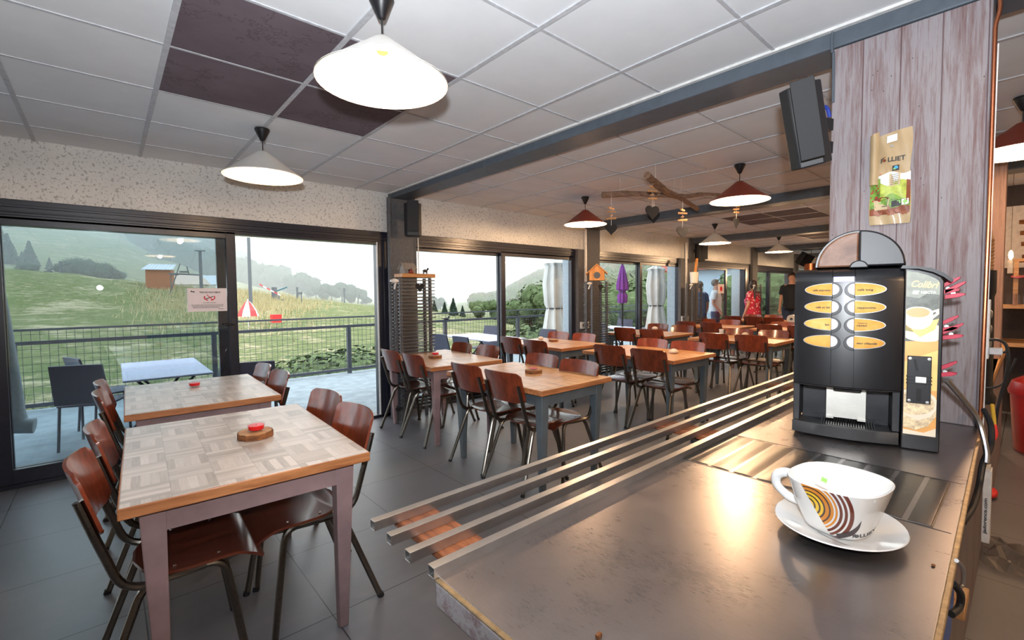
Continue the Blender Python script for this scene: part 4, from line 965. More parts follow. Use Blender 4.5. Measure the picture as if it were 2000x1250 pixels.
# ------------------------------------------------------------------ loudspeakers
def speaker(loc, M3, lab, w=.17, h=.30, d=.15, br=None):
    t = thing('loudspeaker', lab, 'speaker', loc); t.rotation_euler = M3
    m = MB(); pl = [(-w/2, -d*.2), (-w/2+.03, -d/2), (w/2-.03, -d/2), (w/2, -d*.2), (w*.36, d/2), (-w*.36, d/2)]
    obj('cabinet', m.prism(pl, -h/2, h/2), 'speaker_black', t, bevel=.006)
    obj('grille', MB().box(-w/2+.034, w/2-.034, -d/2-.004, -d/2, -h/2+.012, h/2-.012), 'speaker_grille', t, bevel=.002)
    obj('badge', MB().lathe([(.008, 0), (.008, .002)], seg=12, M=Matrix.Rotation(PI/2, 4, 'X')).add([], []), 'rail_alu', t)
    t.children[-1].location = (0, -d/2-.004, .02)
    if br: obj('bracket', br, 'black_plastic', t)
    return t
plain('speaker_black', (.012, .013, .016), .5); plain('speaker_grille', (.013, .014, .017), .7, 0, .2, 300)
p = at(1572, 248, X=2.25)
t = speaker(p, (0, 0, 0), 'black loudspeaker tilted on the left side of the clad pillar', .15, .33, .16)
# orientation: front looks at the room and slightly down, body rolled
t.rotation_euler = (Matrix.Rotation(math.radians(-72), 3, 'Z') @ Matrix.Rotation(math.radians(-9), 3, 'Y') @ Matrix.Rotation(math.radians(14), 3, 'X')).to_euler()
br = MB(); q = t.rotation_euler.to_matrix().inverted()
for z in (2.12, 2.02): br.bar(q @ (Vector((2.46, .615, z))-p), q @ (Vector((2.33, .66, z))-p), .03, .05)
obj('bracket', br, 'black_plastic', t)
cb = MB(); cb.tube(spline([q @ (Vector(v)-p) for v in ((2.33, .66, 2.13), (2.37, .67, 2.17), (2.43, .63, 2.20), (2.46, .62, 2.16))]), .008, 8)
obj('cable', cb, plain('blue_cable', (.02, .05, .35), .5), t)
for (px, py, Y, ry, lab) in ((806, 430, 4.62, -28, 'black loudspeaker mounted on the nearest window column'), (1367, 494, 4.66, -28, 'black loudspeaker on the third window column')):
    p = at(px, py, Y=Y); s = speaker(p, (0, 0, math.radians(ry)), lab, .19, .36, .17)
    obj('bracket', MB().bar((0, .08, .05), (-.05, .16, .05), .04, .07), 'black_plastic', s)
p = at(1569, 506, Y=4.1); s = speaker(p, (math.radians(25), math.radians(20), math.radians(-30)), 'small dark tilted loudspeaker at the far window column beside the coffee machine', .26, .34, .2)
# ------------------------------------------------------------------ coffee bag on the pillar
t = thing('coffee_bag', 'empty brown FOLLIET coffee bag pinned to the clad pillar', 'bag', (PX, .398, 1.84), -PI/2)
# local: x right in the view, -y towards the room, z up
wood('kraft', (.36, .25, .13), (.50, .37, .21), 'z', 2, .5, 2, .15, bumps=.2)
def bagw(u, v):  # u -1..1, v 0 (bottom) .. 1
    x = .0655*u*(1.0 if v < .9 else 1-.02*(v-.9)*10)+.003*math.sin(v*9)*(u); z = -.185+.37*v+.014*u*(v-.1)+.006*(1-abs(u))*math.sin(v*40)*(v > .9)
    y = -.012-.016*math.sin(PI*min(1, v*1.05))*(1-u*u)-.003*math.sin(7*u+v*11)
    if u > -.8 and v > .3: pass
    return x, y, z
g = [[bagw(-1+2*i/18, j/22) for j in range(23)] for i in range(19)]
bg = obj('sheet', MB().sheet(g, .004), 'kraft', t, ang=60)
obj('fold', MB().sheet([[(.0655*(-1+.45*i/4), -.024-.012*math.sin(PI*i/4)-.004, -.02+.205*j/8+.01*(j == 8)*i/4) for j in range(9)] for i in range(5)], .002), 'kraft', bg, ang=60)
def bagf(x0, z0, d=.0014):
    def fn(x, y, z):
        X, Z = x+x0, y+z0; u, v = X/.0655, (Z+.185)/.37; b = bagw(max(-1, min(1, u)), max(0, min(1, v))); return (X, b[1]-d-z, Z)
    return fn
def bshape(name, poly, mat, x0=0, z0=0, d=.0014, par=None):
    f = bagf(x0, z0, d); return obj(name, MB().prism(poly, 0, .0006, lambda a, b, z: f(a, b, z)), mat, par or bg, smooth=False)
plain('print_green', (.16, .30, .04), .5, 0, .5, 60); plain('print_lime', (.42, .50, .08), .5, 0, .35, 40); plain('print_sky', (.68, .70, .66), .5, 0, .1); plain('print_bean', (.20, .05, .02), .5, 0, .4, 80); plain('print_label', (.55, .43, .26), .6); plain('print_white', (.82, .84, .82), .5); plain('bright_green', (.25, .55, .12), .5)
def strip(z0, z1, mat, d, wob=0.0, x0=-1, x1=1, nme='landscape_print'):
    m = MB(); f = bagf(0, 0, d); g = []
    for i in range(17):
        u = x0+(x1-x0)*i/16; zz0, zz1 = z0, z1+wob*math.sin(u*5+z1*70)
        g.append([f(.0655*u*.99, zz0+(zz1-zz0)*j/6, 0) for j in range(7)])
    return obj(nme, m.sheet(g, .0003), mat, bg, ang=80)
strip(-.115, .02, 'print_sky', .0010, .006); strip(-.115, -.02, 'print_lime', .0016, .01); strip(-.13, -.075, 'print_green', .0020, .012)
strip(-.115, .015, 'print_green', .0024, .012, -1, -.45); strip(-.10, -.005, 'print_bean', .0024, .01, .82, 1)
strip(-.145, -.118, 'print_bean', .0026, .004, nme='bean_print')
m = MB(); f = bagf(0, 0, .0032); rnd = random.Random(9)
for _ in range(22):
    cx, cz = rnd.uniform(-.058, .058), rnd.uniform(-.145, -.118); a0 = rnd.uniform(0, PI)
    m.prism([(cx+.007*math.cos(a)*math.cos(a0)-.0045*math.sin(a)*math.sin(a0), cz+.007*math.cos(a)*math.sin(a0)+.0045*math.sin(a)*math.cos(a0)) for a in [2*PI*i/10 for i in range(10)]], 0, .0006, lambda a, b, z: f(a, b, z))
obj('bean_print', m, plain('print_bean2', (.30, .10, .05), .5), bg, smooth=False)
m = MB()
for _ in range(34):
    cx, cz = rnd.uniform(-.062, -.03), rnd.uniform(-.09, .02); s = rnd.uniform(.002, .004); m.prism(ell(cx, cz, s, s, 8), 0, .0005, lambda a, b, z: f(a, b, z))
obj('berry_print', m, plain('berry_red', (.42, .03, .04), .5), bg, smooth=False)
bshape('pot_print', [(-.048, -.125), (-.004, -.125), (.002, -.082), (-.052, -.082)], 'print_label', d=.0034); bshape('pot_soil_print', ell(-.025, -.080, .026, .006), 'print_bean', d=.004)
bshape('text_panel', [(.0, -.035), (.034, -.03), (.034, .018), (.0, .018)], 'print_label', d=.003)
for i in range(6): bshape('fine_print', [(.004, -.028+i*.0075), (.030, -.025+i*.0075), (.030, -.0235+i*.0075), (.004, -.0265+i*.0075)], 'ink', d=.0038)
bshape('logo_tile', [(.009, .026), (.030, .028), (.030, .050), (.009, .048)], 'ink', d=.003); bshape('logo_leaf', ell(.021, .040, .006, .006), plain('logo_blue', (.05, .35, .6), .5), d=.0038); bshape('logo_leaf', ell(.016, .034, .004, .003), 'bright_green', d=.0042)
bshape('label_tile', [(.008, -.118), (.038, -.114), (.038, -.090), (.008, -.094)], 'ink', d=.0034); bshape('label_tile', [(.010, -.110), (.036, -.106), (.036, -.093), (.010, -.097)], 'bright_green', d=.004); bshape('label_tile', [(.040, -.113), (.061, -.11), (.061, -.088), (.040, -.091)], 'print_white', d=.0034); bshape('label_leaf', ell(.0505, -.100, .007, .006), 'bright_green', d=.004)
text('lettering', 'F  LLIET', .026, 'ink', bg, bagf(.008, .075, .0026), width=.078); bshape('lettering_dot', ell(-.0185, .0755, .006, .006), 'print_bean', d=.003)
text('lettering', 'BIO', .011, 'bright_green', bg, bagf(-.024, -.098, .0046)); text('lettering', 'PUR ARABICA', .007, 'ink', bg, bagf(-.025, -.112, .0046)); text('lettering', 'cafés', .006, 'print_bean', bg, bagf(-.02, .088, .0024))
bshape('tape', [(-.012, .145), (.02, .150), (.02, .178), (-.012, .174)], 'print_white', d=.004); bshape('valve', ell(.004, .132, .005, .005, 12), 'rail_alu', d=.003)
# ------------------------------------------------------------------ coffee machine
MO = (1.881, .571, WZ); MR = math.atan2(-.976, .219)
cm = thing('coffee_machine', 'black countertop coffee machine with eight yellow selection keys', 'coffee machine', MO, MR)
plain('machine_black', (.006, .0065, .009), .34, 0, .1, 40, coat=.05); plain('machine_satin', (.013, .014, .018), .42, 0, .1, 120); plain('machine_base', (.026, .027, .030), .5, 0, .1, 60); plain('button_grey', (.55, .55, .57), .35); plain('gap_black', (.002, .002, .003), .6)
mm, n, b = new('key_yellow'); f = noise(n, coords(n), 14, 3); n.links.new(ramp(n, f, [(.3, (.62, .30, .06)), (.6, (.74, .45, .13)), (.8, (.80, .60, .26))]), b.inputs['Base Color']); b.inputs['Roughness'].default_value = .12; b.inputs['Coat Weight'].default_value = 1
U1 = .303; HB = .190; HT = .575     # width of the body, top of the alcove, top front edge (above the counter)
bul = lambda u: -.026*math.sin(PI*max(0, min(1, u/U1)))**.8
def front(u0, u1, prof, mat, name, par=cm, nu=14, ang=40, bevel=0):
    """panel of the body: profile (depth, height) swept along the bulging front"""
    g = []
    for i in range(nu+1):
        u = u0+(u1-u0)*i/nu; g.append([(u, bul(u)*(1 if w < .05 else max(0, 1-(w-.05)*8))+w, z) for w, z in prof])
    m = MB(); n_ = len(prof); k = 0
    for r in g: m.v += r
    for i in range(nu):
        for j in range(n_):
            jn = (j+1) % n_; m.f.append((i*n_+j, i*n_+jn, (i+1)*n_+jn, (i+1)*n_+j))
    m.f.append(tuple(range(n_))); m.f.append(tuple(nu*n_+j for j in reversed(range(n_))))
    return obj(name, m, mat, par, ang=ang, bevel=bevel)
door = [(0, HB), (0, .55), (.004, .568), (.012, .580), (.026, .588), (.05, .593), (.12, .600), (.26, .607), (.36, .607), (.36, HB)]
front(0, .1110, door, 'machine_black', 'front_panel'); front(.1125, .1745, [(w+.0015 if z < .56 else w, z) for w, z in door], 'machine_black', 'centre_panel', nu=8); front(.176, U1, door, 'machine_black', 'front_panel')
obj('inner_body', MB().box(.004, U1-.002, .006, .42, HB, .57).box(.0, .02, .008, .36, .05, HB).box(U1-.022, U1-.001, .008, .36, .05, HB).box(.02, U1-.02, .15, .40, .01, HB), 'machine_satin', cm, bevel=.002)
tray = [(0, .002), (0, .048), (.004, .052), (.16, .052), (.16, .002)]
front(-.002, U1-.004, [(0, .010), (0, .046), (.003, .0495), (.012, .0495), (.012, .036), (.16, .036), (.16, .010)], 'machine_base', 'drip_tray')
obj('foot', MB().lathe([(.012, 0), (.012, .011)], (.03, .03, 0), 12).lathe([(.012, 0), (.012, .011)], (.36, .05, 0), 12).lathe([(.012, 0), (.012, .011)], (.36, .38, 0), 12), 'black_plastic', cm)
gl = MB()
for i in range(22): gl.box(.085+i*.0072, .0885+i*.0072, .0, .135, .0455, .0485)
gl.box(.06, .26, -.003, 0, .044, .0495).box(.06, .26, .135, .138, .044, .0495)
obj('drip_grille', gl, 'dark_metal', cm, smooth=False)
front(.0, .30, [(.004, HB-.006), (.002, HB-.002), (.02, HB-.002), (.02, HB-.006)], 'dark_metal', 'alcove_lip')
obj('splash_plate', MB().box(.098, .215, .075, .078, .060, .178).box(.098, .122, .068, .076, .056, .066).box(.19, .215, .068, .076, .056, .066), metal('plate_steel', (.72, .71, .66), .5, 0, .2), cm, smooth=False, bevel=.001)
obj('spout', MB().box(.12, .20, .03, .10, .165, .195), 'gap_black', cm, bevel=.004)
obj('display', MB().box(.1150, .1725, bul(.14)-.0005+.0, bul(.14)+.01, .552, .569), emis('display_violet', (.50, .45, 1.0), .9), cm, smooth=False, bevel=.001)
# keys
names = ['café expresso', 'café au lait', 'lait', '']; names2 = ['café long', 'cappuccino', 'cacao', 'eau chaude']
fy = lambda x, d=0: bul(x)-d
for r in range(4):
    z = .5255-.0598*r
    for sd in (0, 1):
        L = .0775; hh = .0205
        if sd == 0: xs = .1115-.0008*r; po = [(xs-L*(1-math.cos(a)) if False else xs-L*math.sin(a), z+hh*math.cos(a)) for a in [PI*i/20 for i in range(21)]]
        else: xs = .1750; po = [(xs+.081*math.sin(a), z+hh*math.cos(a)) for a in [PI*i/20 for i in range(21)]]
        pr = MB(); rim_ = [((p-xs)*1.035+xs+(0), (q-z)*1.09+z) for p, q in po]
        lab = (names, names2)[sd][r]
        key = obj('selection_key', MB().prism(po, .0002, .0042, lambda a, b_, d: (a, fy(a, d), b_)), 'key_yellow', cm, ang=30, bevel=.001)
        obj('rim', MB().prism(rim_, 0, .0026, lambda a, b_, d: (a, fy(a, d), b_)), 'rail_alu', key, ang=30)
        xb = xs+(.0005 if sd == 0 else -.0005); sg = 1 if sd == 0 else -1
        bp = [(xb+sg*.0205*math.sin(a), z+.0200*math.cos(a)) for a in [PI*i/16 for i in range(17)]]
        obj('button', MB().prism(bp, .0, .0065, lambda a, b_, d: (a, fy(a, d), b_)), 'button_grey', key, ang=30, bevel=.002)
        hp = [(xb+sg*.0285*math.sin(a), z+.0265*math.cos(a)-.003) for a in [PI*i/16 for i in range(17)]]
        obj('button_recess', MB().prism(hp, -.001, .0012, lambda a, b_, d: (a, fy(a, d), b_)), 'machine_satin', key, ang=30, bevel=.001)
        if lab:
            sz = .0095; tx = xs-.004 if sd == 0 else xs+.006; mw = {0: .052, 1: .042, 2: .013}.get(r) if sd == 0 else {0: .042, 1: .05, 2: .028, 3: .055}[r]
            text('lettering', lab, sz, 'ink', key, lambda x, y, zz, tx=tx, z=z: (tx+x, fy(tx+x, .0045)-zz, z-.002+y), align='RIGHT' if sd == 0 else 'LEFT', width=mw, shear=.4 if (sd and r == 3) else 0)
text('lettering', 'boisson au', .005, 'ink', key, lambda x, y, zz: (.185+x, fy(.19, .0045)-zz, .5255-.0598*2+.006+y), align='LEFT', width=.024)
# coin column
col = [(.3045, 0), (.399, 0)]
pf = [(.3045, .002), (.399, .002), (.399, .548), (.392, .562), (.372, .575), (.34, .586), (.3045, .592)]
obj('coin_column', MB().prism(pf, -.002, .43, lambda a, b_, d: (a, d, b_)), 'machine_black', cm, bevel=.003)
obj('lid', MB().prism([(.295, .593), (.34, .590), (.375, .578), (.40, .562), (.418, .545), (.424, .552), (.40, .575), (.37, .592), (.30, .603)], .02, .44, lambda a, b_, d: (a, d, b_)), 'machine_satin', cm, ang=50)
po = [(.309, .052), (.389, .052), (.389, .540), (.3865, .549), (.378, .557), (.360, .568), (.334, .578), (.309, .583)]
plain('poster_dark', (.10, .115, .10), .4, 0, .35, 60); plain('poster_orange', (.80, .42, .14), .35, 0, .12, 8); plain('poster_gold', (.90, .62, .22), .35, 0, .12, 8); plain('poster_cream', (.88, .78, .62), .4, 0, .05); plain('poster_coffee', (.72, .38, .16), .35, 0, .08, 20); plain('poster_foam', (.82, .62, .40), .4, 0, .35, 90); plain('poster_olive', (.34, .30, .12), .5, 0, .2); plain('poster_sky', (.30, .33, .29), .5, 0, .2, 30); plain('script_gold', (.85, .62, .33), .5)
ps = obj('poster', MB().prism(po, .002, .0032, lambda a, b_, d: (a, -d, b_)), 'poster_orange', cm, smooth=False); ps['label'] = 'coffee picture panel'
def pp(name, poly, mat, d): 
    return obj(name, MB().prism([(min(.3888, max(.3092, a)), b_) for a, b_ in poly], .0033+d*.0002, .0035+d*.0002, lambda a, b_, q: (a, -q, b_)), mat, ps, smooth=False)
pp('bean_background', [(.3092, .355), (.3888, .36)]+[(.3888, .540), (.3865, .549), (.378, .557), (.360, .568), (.334, .578), (.3092, .583)], 'poster_dark', 0)
pp('sky_print', [(.3092, .50), (.34, .495), (.36, .51), (.3888, .505), (.3888, .540), (.3865, .549), (.378, .557), (.360, .568), (.334, .578), (.3092, .583)], 'poster_sky', 1)
pp('saucer_print', ell(.355, .385, .058, .030, 30), 'poster_cream', 2); pp('napkin_print', [(.31, .405), (.345, .37), (.38, .395), (.3888, .43), (.36, .42)], 'poster_gold', 3); pp('shadow_print', [(.3092, .42), (.33, .385), (.3092, .39)], 'poster_olive', 3)
pp('cup_print', ell(.339, .430, .0355, .036, 30, PI, 2*PI)+ell(.339, .448, .0355, .02, 20, 0, PI), 'poster_cream', 5); pp('coffee_print', ell(.338, .449, .0285, .0155, 30), 'poster_coffee', 6)
pp('cup_handle_print', [(.373, .455), (.388, .462), (.3888, .445), (.375, .43), (.372, .438), (.382, .448), (.38, .452), (.373, .448)], 'poster_cream', 5)
pp('glow_print', [(.3092, .20), (.3888, .20), (.3888, .33), (.3092, .29)], 'poster_gold', 1)
pp('cup_print', ell(.335, .15, .062, .052, 30), 'poster_cream', 3); pp('foam_print', ell(.333, .155, .052, .038, 30), 'poster_foam', 4); pp('cup_side_print', [(.3092, .115), (.345, .10), (.375, .115), (.3888, .14), (.3888, .12), (.37, .085), (.34, .068), (.3092, .075)], 'poster_foam', 5); pp('saucer_print', [(.3092, .052), (.3888, .052), (.3888, .08), (.36, .062), (.3092, .068)], 'poster_cream', 6)
text('lettering', 'Colibrì', .030, 'script_gold', ps, lambda x, y, z: (.3495+x, -.0045-z, .538+y-.1*x), width=.066, shear=.45, depth=.0004)
text('lettering', 'NECTA', .0120, 'print_white', ps, lambda x, y, z: (.362+x, -.0045-z, .513+y), width=.036)
pp('emblem', [(.322, .511), (.337, .511), (.341, .519), (.326, .519)], 'print_white', 7); pp('emblem', [(.324, .508), (.338, .508), (.339, .5095), (.325, .5095)], 'print_white', 7)
ci = obj('coin_unit', MB().box(.3155, .3745, -.010, .0, .156, .309), 'machine_satin', cm, bevel=.002)
obj('coin_slot', MB().prism([(.330, .298), (.336, .298), (.343, .262), (.337, .262)], 0, .0012, lambda a, b_, d: (a, -.0100-d, b_)), 'gap_black', ci, smooth=False)
obj('coin_return', MB().box(.340, .351, -.0112, -.0098, .164, .205), 'gap_black', ci, smooth=False); obj('return_button', MB().box(.336, .362, -.015, -.010, .224, .243), 'print_white', ci, bevel=.001)
obj('groove_band', MB().box(.3135, .3765, -.0115, -.0, .219, .222).box(.3135, .3765, -.0115, 0, .230, .233).box(.3135, .3765, -.0115, 0, .241, .244), 'machine_satin', ci, bevel=.0008)
for x, z in ((.322, .301), (.3685, .301), (.322, .164), (.3665, .162)): obj('screw', MB().lathe([(.0045, 0), (.0045, .001), (.002, .0012)], seg=14, M=Matrix.Translation((x, -.010, z)) @ Matrix.Rotation(PI/2, 4, 'X')), 'rail_alu', ci)
# bean hopper dome
D0, DR = (.185, .607), .128
def dome(a0, a1, w0, w1, mat, name, r=DR, par=cm, cz=D0[1], rim=0):
    pts_ = [(D0[0]+r*math.cos(a0+(a1-a0)*i/20), cz+r*math.sin(a0+(a1-a0)*i/20)) for i in range(21)]; 
    return obj(name, MB().prism(pts_+[(D0[0], cz)], w0, w1, lambda a, b_, d: (a, d, b_)), mat, par, ang=30, bevel=.006)
mm, n, b = new('hopper_smoke'); f = noise(n, coords(n), 9, 4, .6, .5); sp = nd(n, 'ShaderNodeSeparateXYZ')
n.links.new(ramp(n, f, [(.35, (.10, .04, .02)), (.55, (.20, .10, .06)), (.7, (.26, .22, .20))]), b.inputs['Base Color']); b.inputs['Roughness'].default_value = .4; b.inputs['Specular IOR Level'].default_value = .25
dome(PI/2, PI, .09, .26, 'hopper_smoke', 'bean_hopper', DR-.006)['label'] = 'smoky brown see-through half'
dome(0, PI/2, .085, .27, 'machine_satin', 'hopper_lid')
rm = [(D0[0]+(DR+.004)*math.cos(PI*i/30), D0[1]+(DR+.004)*math.sin(PI*i/30)) for i in range(31)]+[(D0[0]+(DR-.012)*math.cos(PI*(30-i)/30), D0[1]+(DR-.012)*math.sin(PI*(30-i)/30)) for i in range(31)]
obj('hopper_rim', MB().prism(rm, .125, .275, lambda a, b_, d: (a, d, b_)), 'machine_black', cm, ang=30, bevel=.003)
obj('hopper_hinge', MB().prism([(.185+.027*math.cos(PI*i/16), .600+.027*math.sin(PI*i/16)) for i in range(17)], .045, .095, lambda a, b_, d: (a, d, b_)), 'machine_satin', cm, ang=30, bevel=.004)
# clothes pegs clipped to the side of the machine
plain('peg_red', (.55, .03, .07), .45, 0, .15, 40)
def peg(px, py, lab, n_=3):
    p = at(px, py, X=2.06)
    t = thing('clothes_peg', lab, 'clothes peg', p, 0, 'red clothes pegs clipped behind the machine')
    for i in (-1, 1):
        obj('jaw', MB().prism([(-.007, 0), (.007, 0), (.007, .045), (.003, .066), (-.003, .066), (-.007, .045)], -.008, .008, lambda a, b_, d, i=i: (d, .02-b_*.72, (a+i*.0085+b_*.16*i)+b_*.30)), 'peg_red', t, bevel=.001)
    obj('spring', MB().tube([(-.007, .0, .004), (.007, .0, .004)], .0055, 10), 'rail_alu', t)
    return t
for px, py, l in ((1852, 566, 'upper pair, front one'), (1862, 575, 'upper pair, rear one'), (1849, 640, 'middle pair, front one'), (1858, 655, 'middle pair, lower one'), (1846, 728, 'lowest single one')):
    peg(px, py, 'red clothes peg on the right side of the coffee machine, '+l)
# ------------------------------------------------------------------ giant cup and saucer
plain('porcelain', (.72, .715, .70), .12, 0, .01, 5, coat=.6)
SX, SY = 1.168, .264
t = thing('saucer', 'white oval saucer under the large coffee cup', 'saucer', (SX, SY, WZ), math.radians(-4))
obj('dish', MB().lathe([(.0005, .004), (.045, .004), (.055, .006), (.085, .012), (.118, .024), (.1195, .0255), (.118, .0275), (.085, .0165), (.060, .0095), (.048, .0085), (.0005, .0085)], seg=56, sx=1.08, sy=.98), 'porcelain', t, ang=60)
obj('foot_ring', MB().lathe([(.046, 0), (.050, 0), (.052, .006), (.044, .006)], seg=40), 'porcelain', t)
obj('line_print', MB().tube(spline([(-.055, .02, .0105), (-.075, -.01, .0150), (-.085, -.04, .0182), (-.088, -.058, .0208)]), [.0009]*18+[.0022], 5, flat=.4), 'ink', t)
cp_ = thing('coffee_cup', 'oversized white FOLLIET coffee cup with brown and orange crescent stripes', 'cup', (SX+.002, SY, WZ+.0087), math.radians(-8))
def m_cup():
    m, n, b = new('cup_stripes'); tc = nd(n, 'ShaderNodeTexCoord'); sp = nd(n, 'ShaderNodeSeparateXYZ'); n.links.new(tc.outputs['Object'], sp.inputs[0])
    # s runs to the right as seen from the room, h upwards
    a = math.radians(21)
    s = math_(n, 'ADD', math_(n, 'MULTIPLY', sp.outputs[1], -math.cos(a)), math_(n, 'MULTIPLY', sp.outputs[0], math.sin(a))); h = sp.outputs[2]
    du, dv = math_(n, 'SUBTRACT', s, -.056), math_(n, 'SUBTRACT', h, .064)
    d = math_(n, 'SUBTRACT', math_(n, 'POWER', math_(n, 'ADD', math_(n, 'POWER', du, 2), math_(n, 'POWER', math_(n, 'MULTIPLY', dv, .86), 2)), .5), math_(n, 'MULTIPLY', du, .17))
    q = math_(n, 'DIVIDE', d, .066)
    Wh, Br, Dk, Or, Ye = (.72, .715, .70), (.13, .02, .006), (.05, .016, .01), (.62, .22, .015), (.80, .50, .02)
    st = [(0, Ye), (.055, Dk), (.10, Ye), (.17, Dk), (.21, Ye), (.28, Dk), (.32, Ye), (.38, Dk), (.42, Or), (.50, Dk), (.535, Or), (.60, Wh), (.635, Or), (.68, Wh), (.72, Br), (.785, Wh), (.825, Br), (.89, Wh), (.93, Br)]
    col = ramp(n, q, st, 'CONSTANT')
    last = math_(n, 'LESS_THAN', q, 1.02)
    # slanted left border and front-facing mask
    lim = math_(n, 'GREATER_THAN', math_(n, 'ADD', s, math_(n, 'MULTIPLY', h, .53)), -.010)
    fr = math_(n, 'LESS_THAN', math_(n, 'ADD', math_(n, 'MULTIPLY', sp.outputs[0], math.cos(a)), math_(n, 'MULTIPLY', sp.outputs[1], math.sin(a))), 0)
    k = math_(n, 'MULTIPLY', math_(n, 'MULTIPLY', last, lim), fr); n.links.new(mixc(n, k, Wh, col), b.inputs['Base Color'])
    b.inputs['Roughness'].default_value = .12; b.inputs['Coat Weight'].default_value = .6
m_cup()
CUPH = .108
def cupr(z): 
    q = max(0, min(1, z/CUPH)); return .052+.036*q**.8
out = [(.040, 0)]+[(cupr(CUPH*i/14)*(1 if i else .93), CUPH*i/14+(.0015 if i == 0 else 0)) for i in range(15)]
inn = [(cupr(CUPH*i/14)-.0042, max(.006, CUPH*i/14)) for i in range(14, -1, -1)]
bo = MB().lathe(out, seg=64, sx=1.08, sy=1.0, sq=2.7); bo.f.pop()
obj('body', bo, 'cup_stripes', cp_, ang=60)
bd = MB().lathe([(cupr(CUPH), CUPH), (cupr(CUPH)-.001, CUPH+.0015), (cupr(CUPH)-.0035, CUPH+.0012)]+inn+[(.0005, .006)], seg=64, sx=1.08, sy=1.0, sq=2.7)
bd.f = [f for f in bd.f if len(f) == 4]; obj('inside', bd, 'porcelain', cp_, ang=60)
hd = spline([(-.012, .075, .088), (-.018, .098, .094), (-.018, .120, .082), (-.015, .122, .058), (-.01, .100, .038), (-.006, .068, .032)])
obj('handle', MB().tube(hd, .0085, 12, flat=1.25), 'porcelain', cp_)
ca, sa = math.cos(math.radians(21)), math.sin(math.radians(21))
def cupf(s0, h0, d=.0006):
    def fn(x, y, z):
        S_, H_ = x+s0, y+h0; r = cupr(H_); t = .13
        while t > -.1:
            X_, Y_ = S_*sa-t*ca, -S_*ca-t*sa
            if abs(X_/(1.08*r))**2.7+abs(Y_/r)**2.7 <= 1: break
            t -= .0004
        t += d+z*.3; return (S_*sa-t*ca, -S_*ca-t*sa, H_)
    return fn
text('lettering', 'F  LLIET', .0135, 'ink', cp_, cupf(.043, .017, .0010), width=.040); obj('lettering_dot', MB().prism(ell(.0298, .0172, .0044, .0044), 0, .0005, cupf(0, 0)), 'column_grey', cp_, smooth=False)
cf = cupf(.012, .006, .0011); oc_ = spline([(-.012, -.002, 0), (.010, .012, 0), (.021, .029, 0), (.0250, .049, 0)], 6); ic_ = spline([(-.016, .008, 0), (.003, .019, 0), (.017, .034, 0), (.0248, .0488, 0)], 6)
obj('crescent_print', MB().sheet([[cf(*(p+(q-p)*j/4)) for j in range(5)] for p, q in zip(oc_, ic_)], .0004), plain('crescent_grey', (.06, .045, .05), .2), cp_, smooth=False)
tb = thing('tea_tag', 'small white and green paper tag inside the coffee cup', 'tag', (SX+.03, SY+.035, WZ+.095), .3)
tb.rotation_euler = (math.radians(62), math.radians(25), math.radians(-60)); obj('paper', MB().box(-.014, .014, -.016, .016, -.0004, .0004), 'print_white', tb, smooth=False); obj('mark', MB().box(-.006, .006, -.005, .005, .0004, .0008), 'bright_green', tb, smooth=False)
# ------------------------------------------------------------------ radiators at the columns
plain('radiator_grey', (.085, .088, .098), .4, .3)
def radiator(X, Y, lab):
    t = thing('radiator', lab, 'radiator', (X, Y, 0), 0, 'tall slatted radiators around the window columns')
    f = MB(); n_ = 38
    for i in range(n_):
        z = .14+i*.0378; f.box(0, .44, -.022, .022, z, z+.010); f.box(0, .44, .125, .16, z+.006, z+.015)
    o = obj('slats', f, 'radiator_grey', t, smooth=False)
    for x in (.035, .395):
        obj('post', MB().tube([(x, .012, .0), (x, .012, 1.57)], .020, 10), 'radiator_grey', t); obj('post', MB().tube([(x, .13, .0), (x, .13, 1.57)], .020, 10), 'radiator_grey', t)
    v = obj('valve', MB().tube([(-.09, .0, 1.535), (-.055, 0, 1.535), (-.04, 0, 1.535), (.0, 0, 1.535)], [.012, .024, .026, .016], 12).tube([(-.03, 0, 1.52), (-.03, .03, 1.45)], .010, 8), 'white_plastic', t); v['label'] = 'white thermostatic valve'
    obj('valve', MB().tube([(-.06, 0, .16), (.02, 0, .16)], .016, 10).tube([(-.04, 0, .0), (-.04, 0, .2)], .011, 8), 'dark_metal', t)
    return t
radiator(2.345, 4.48, 'dark slatted radiator at the nearest window column')
def rad2(px, lab):
    p = at(px, 560, Y=4.48); return dup(bpy.data.objects['radiator'], (p.x, 4.48, 0), 0, lab)
rad2(1155, 'dark slatted radiator under the orange birdhouse'); rad2(1352, 'dark slatted radiator under the pale pot at the third column'); rad2(1474, 'dark slatted radiator at the fourth column, behind the standing woman')
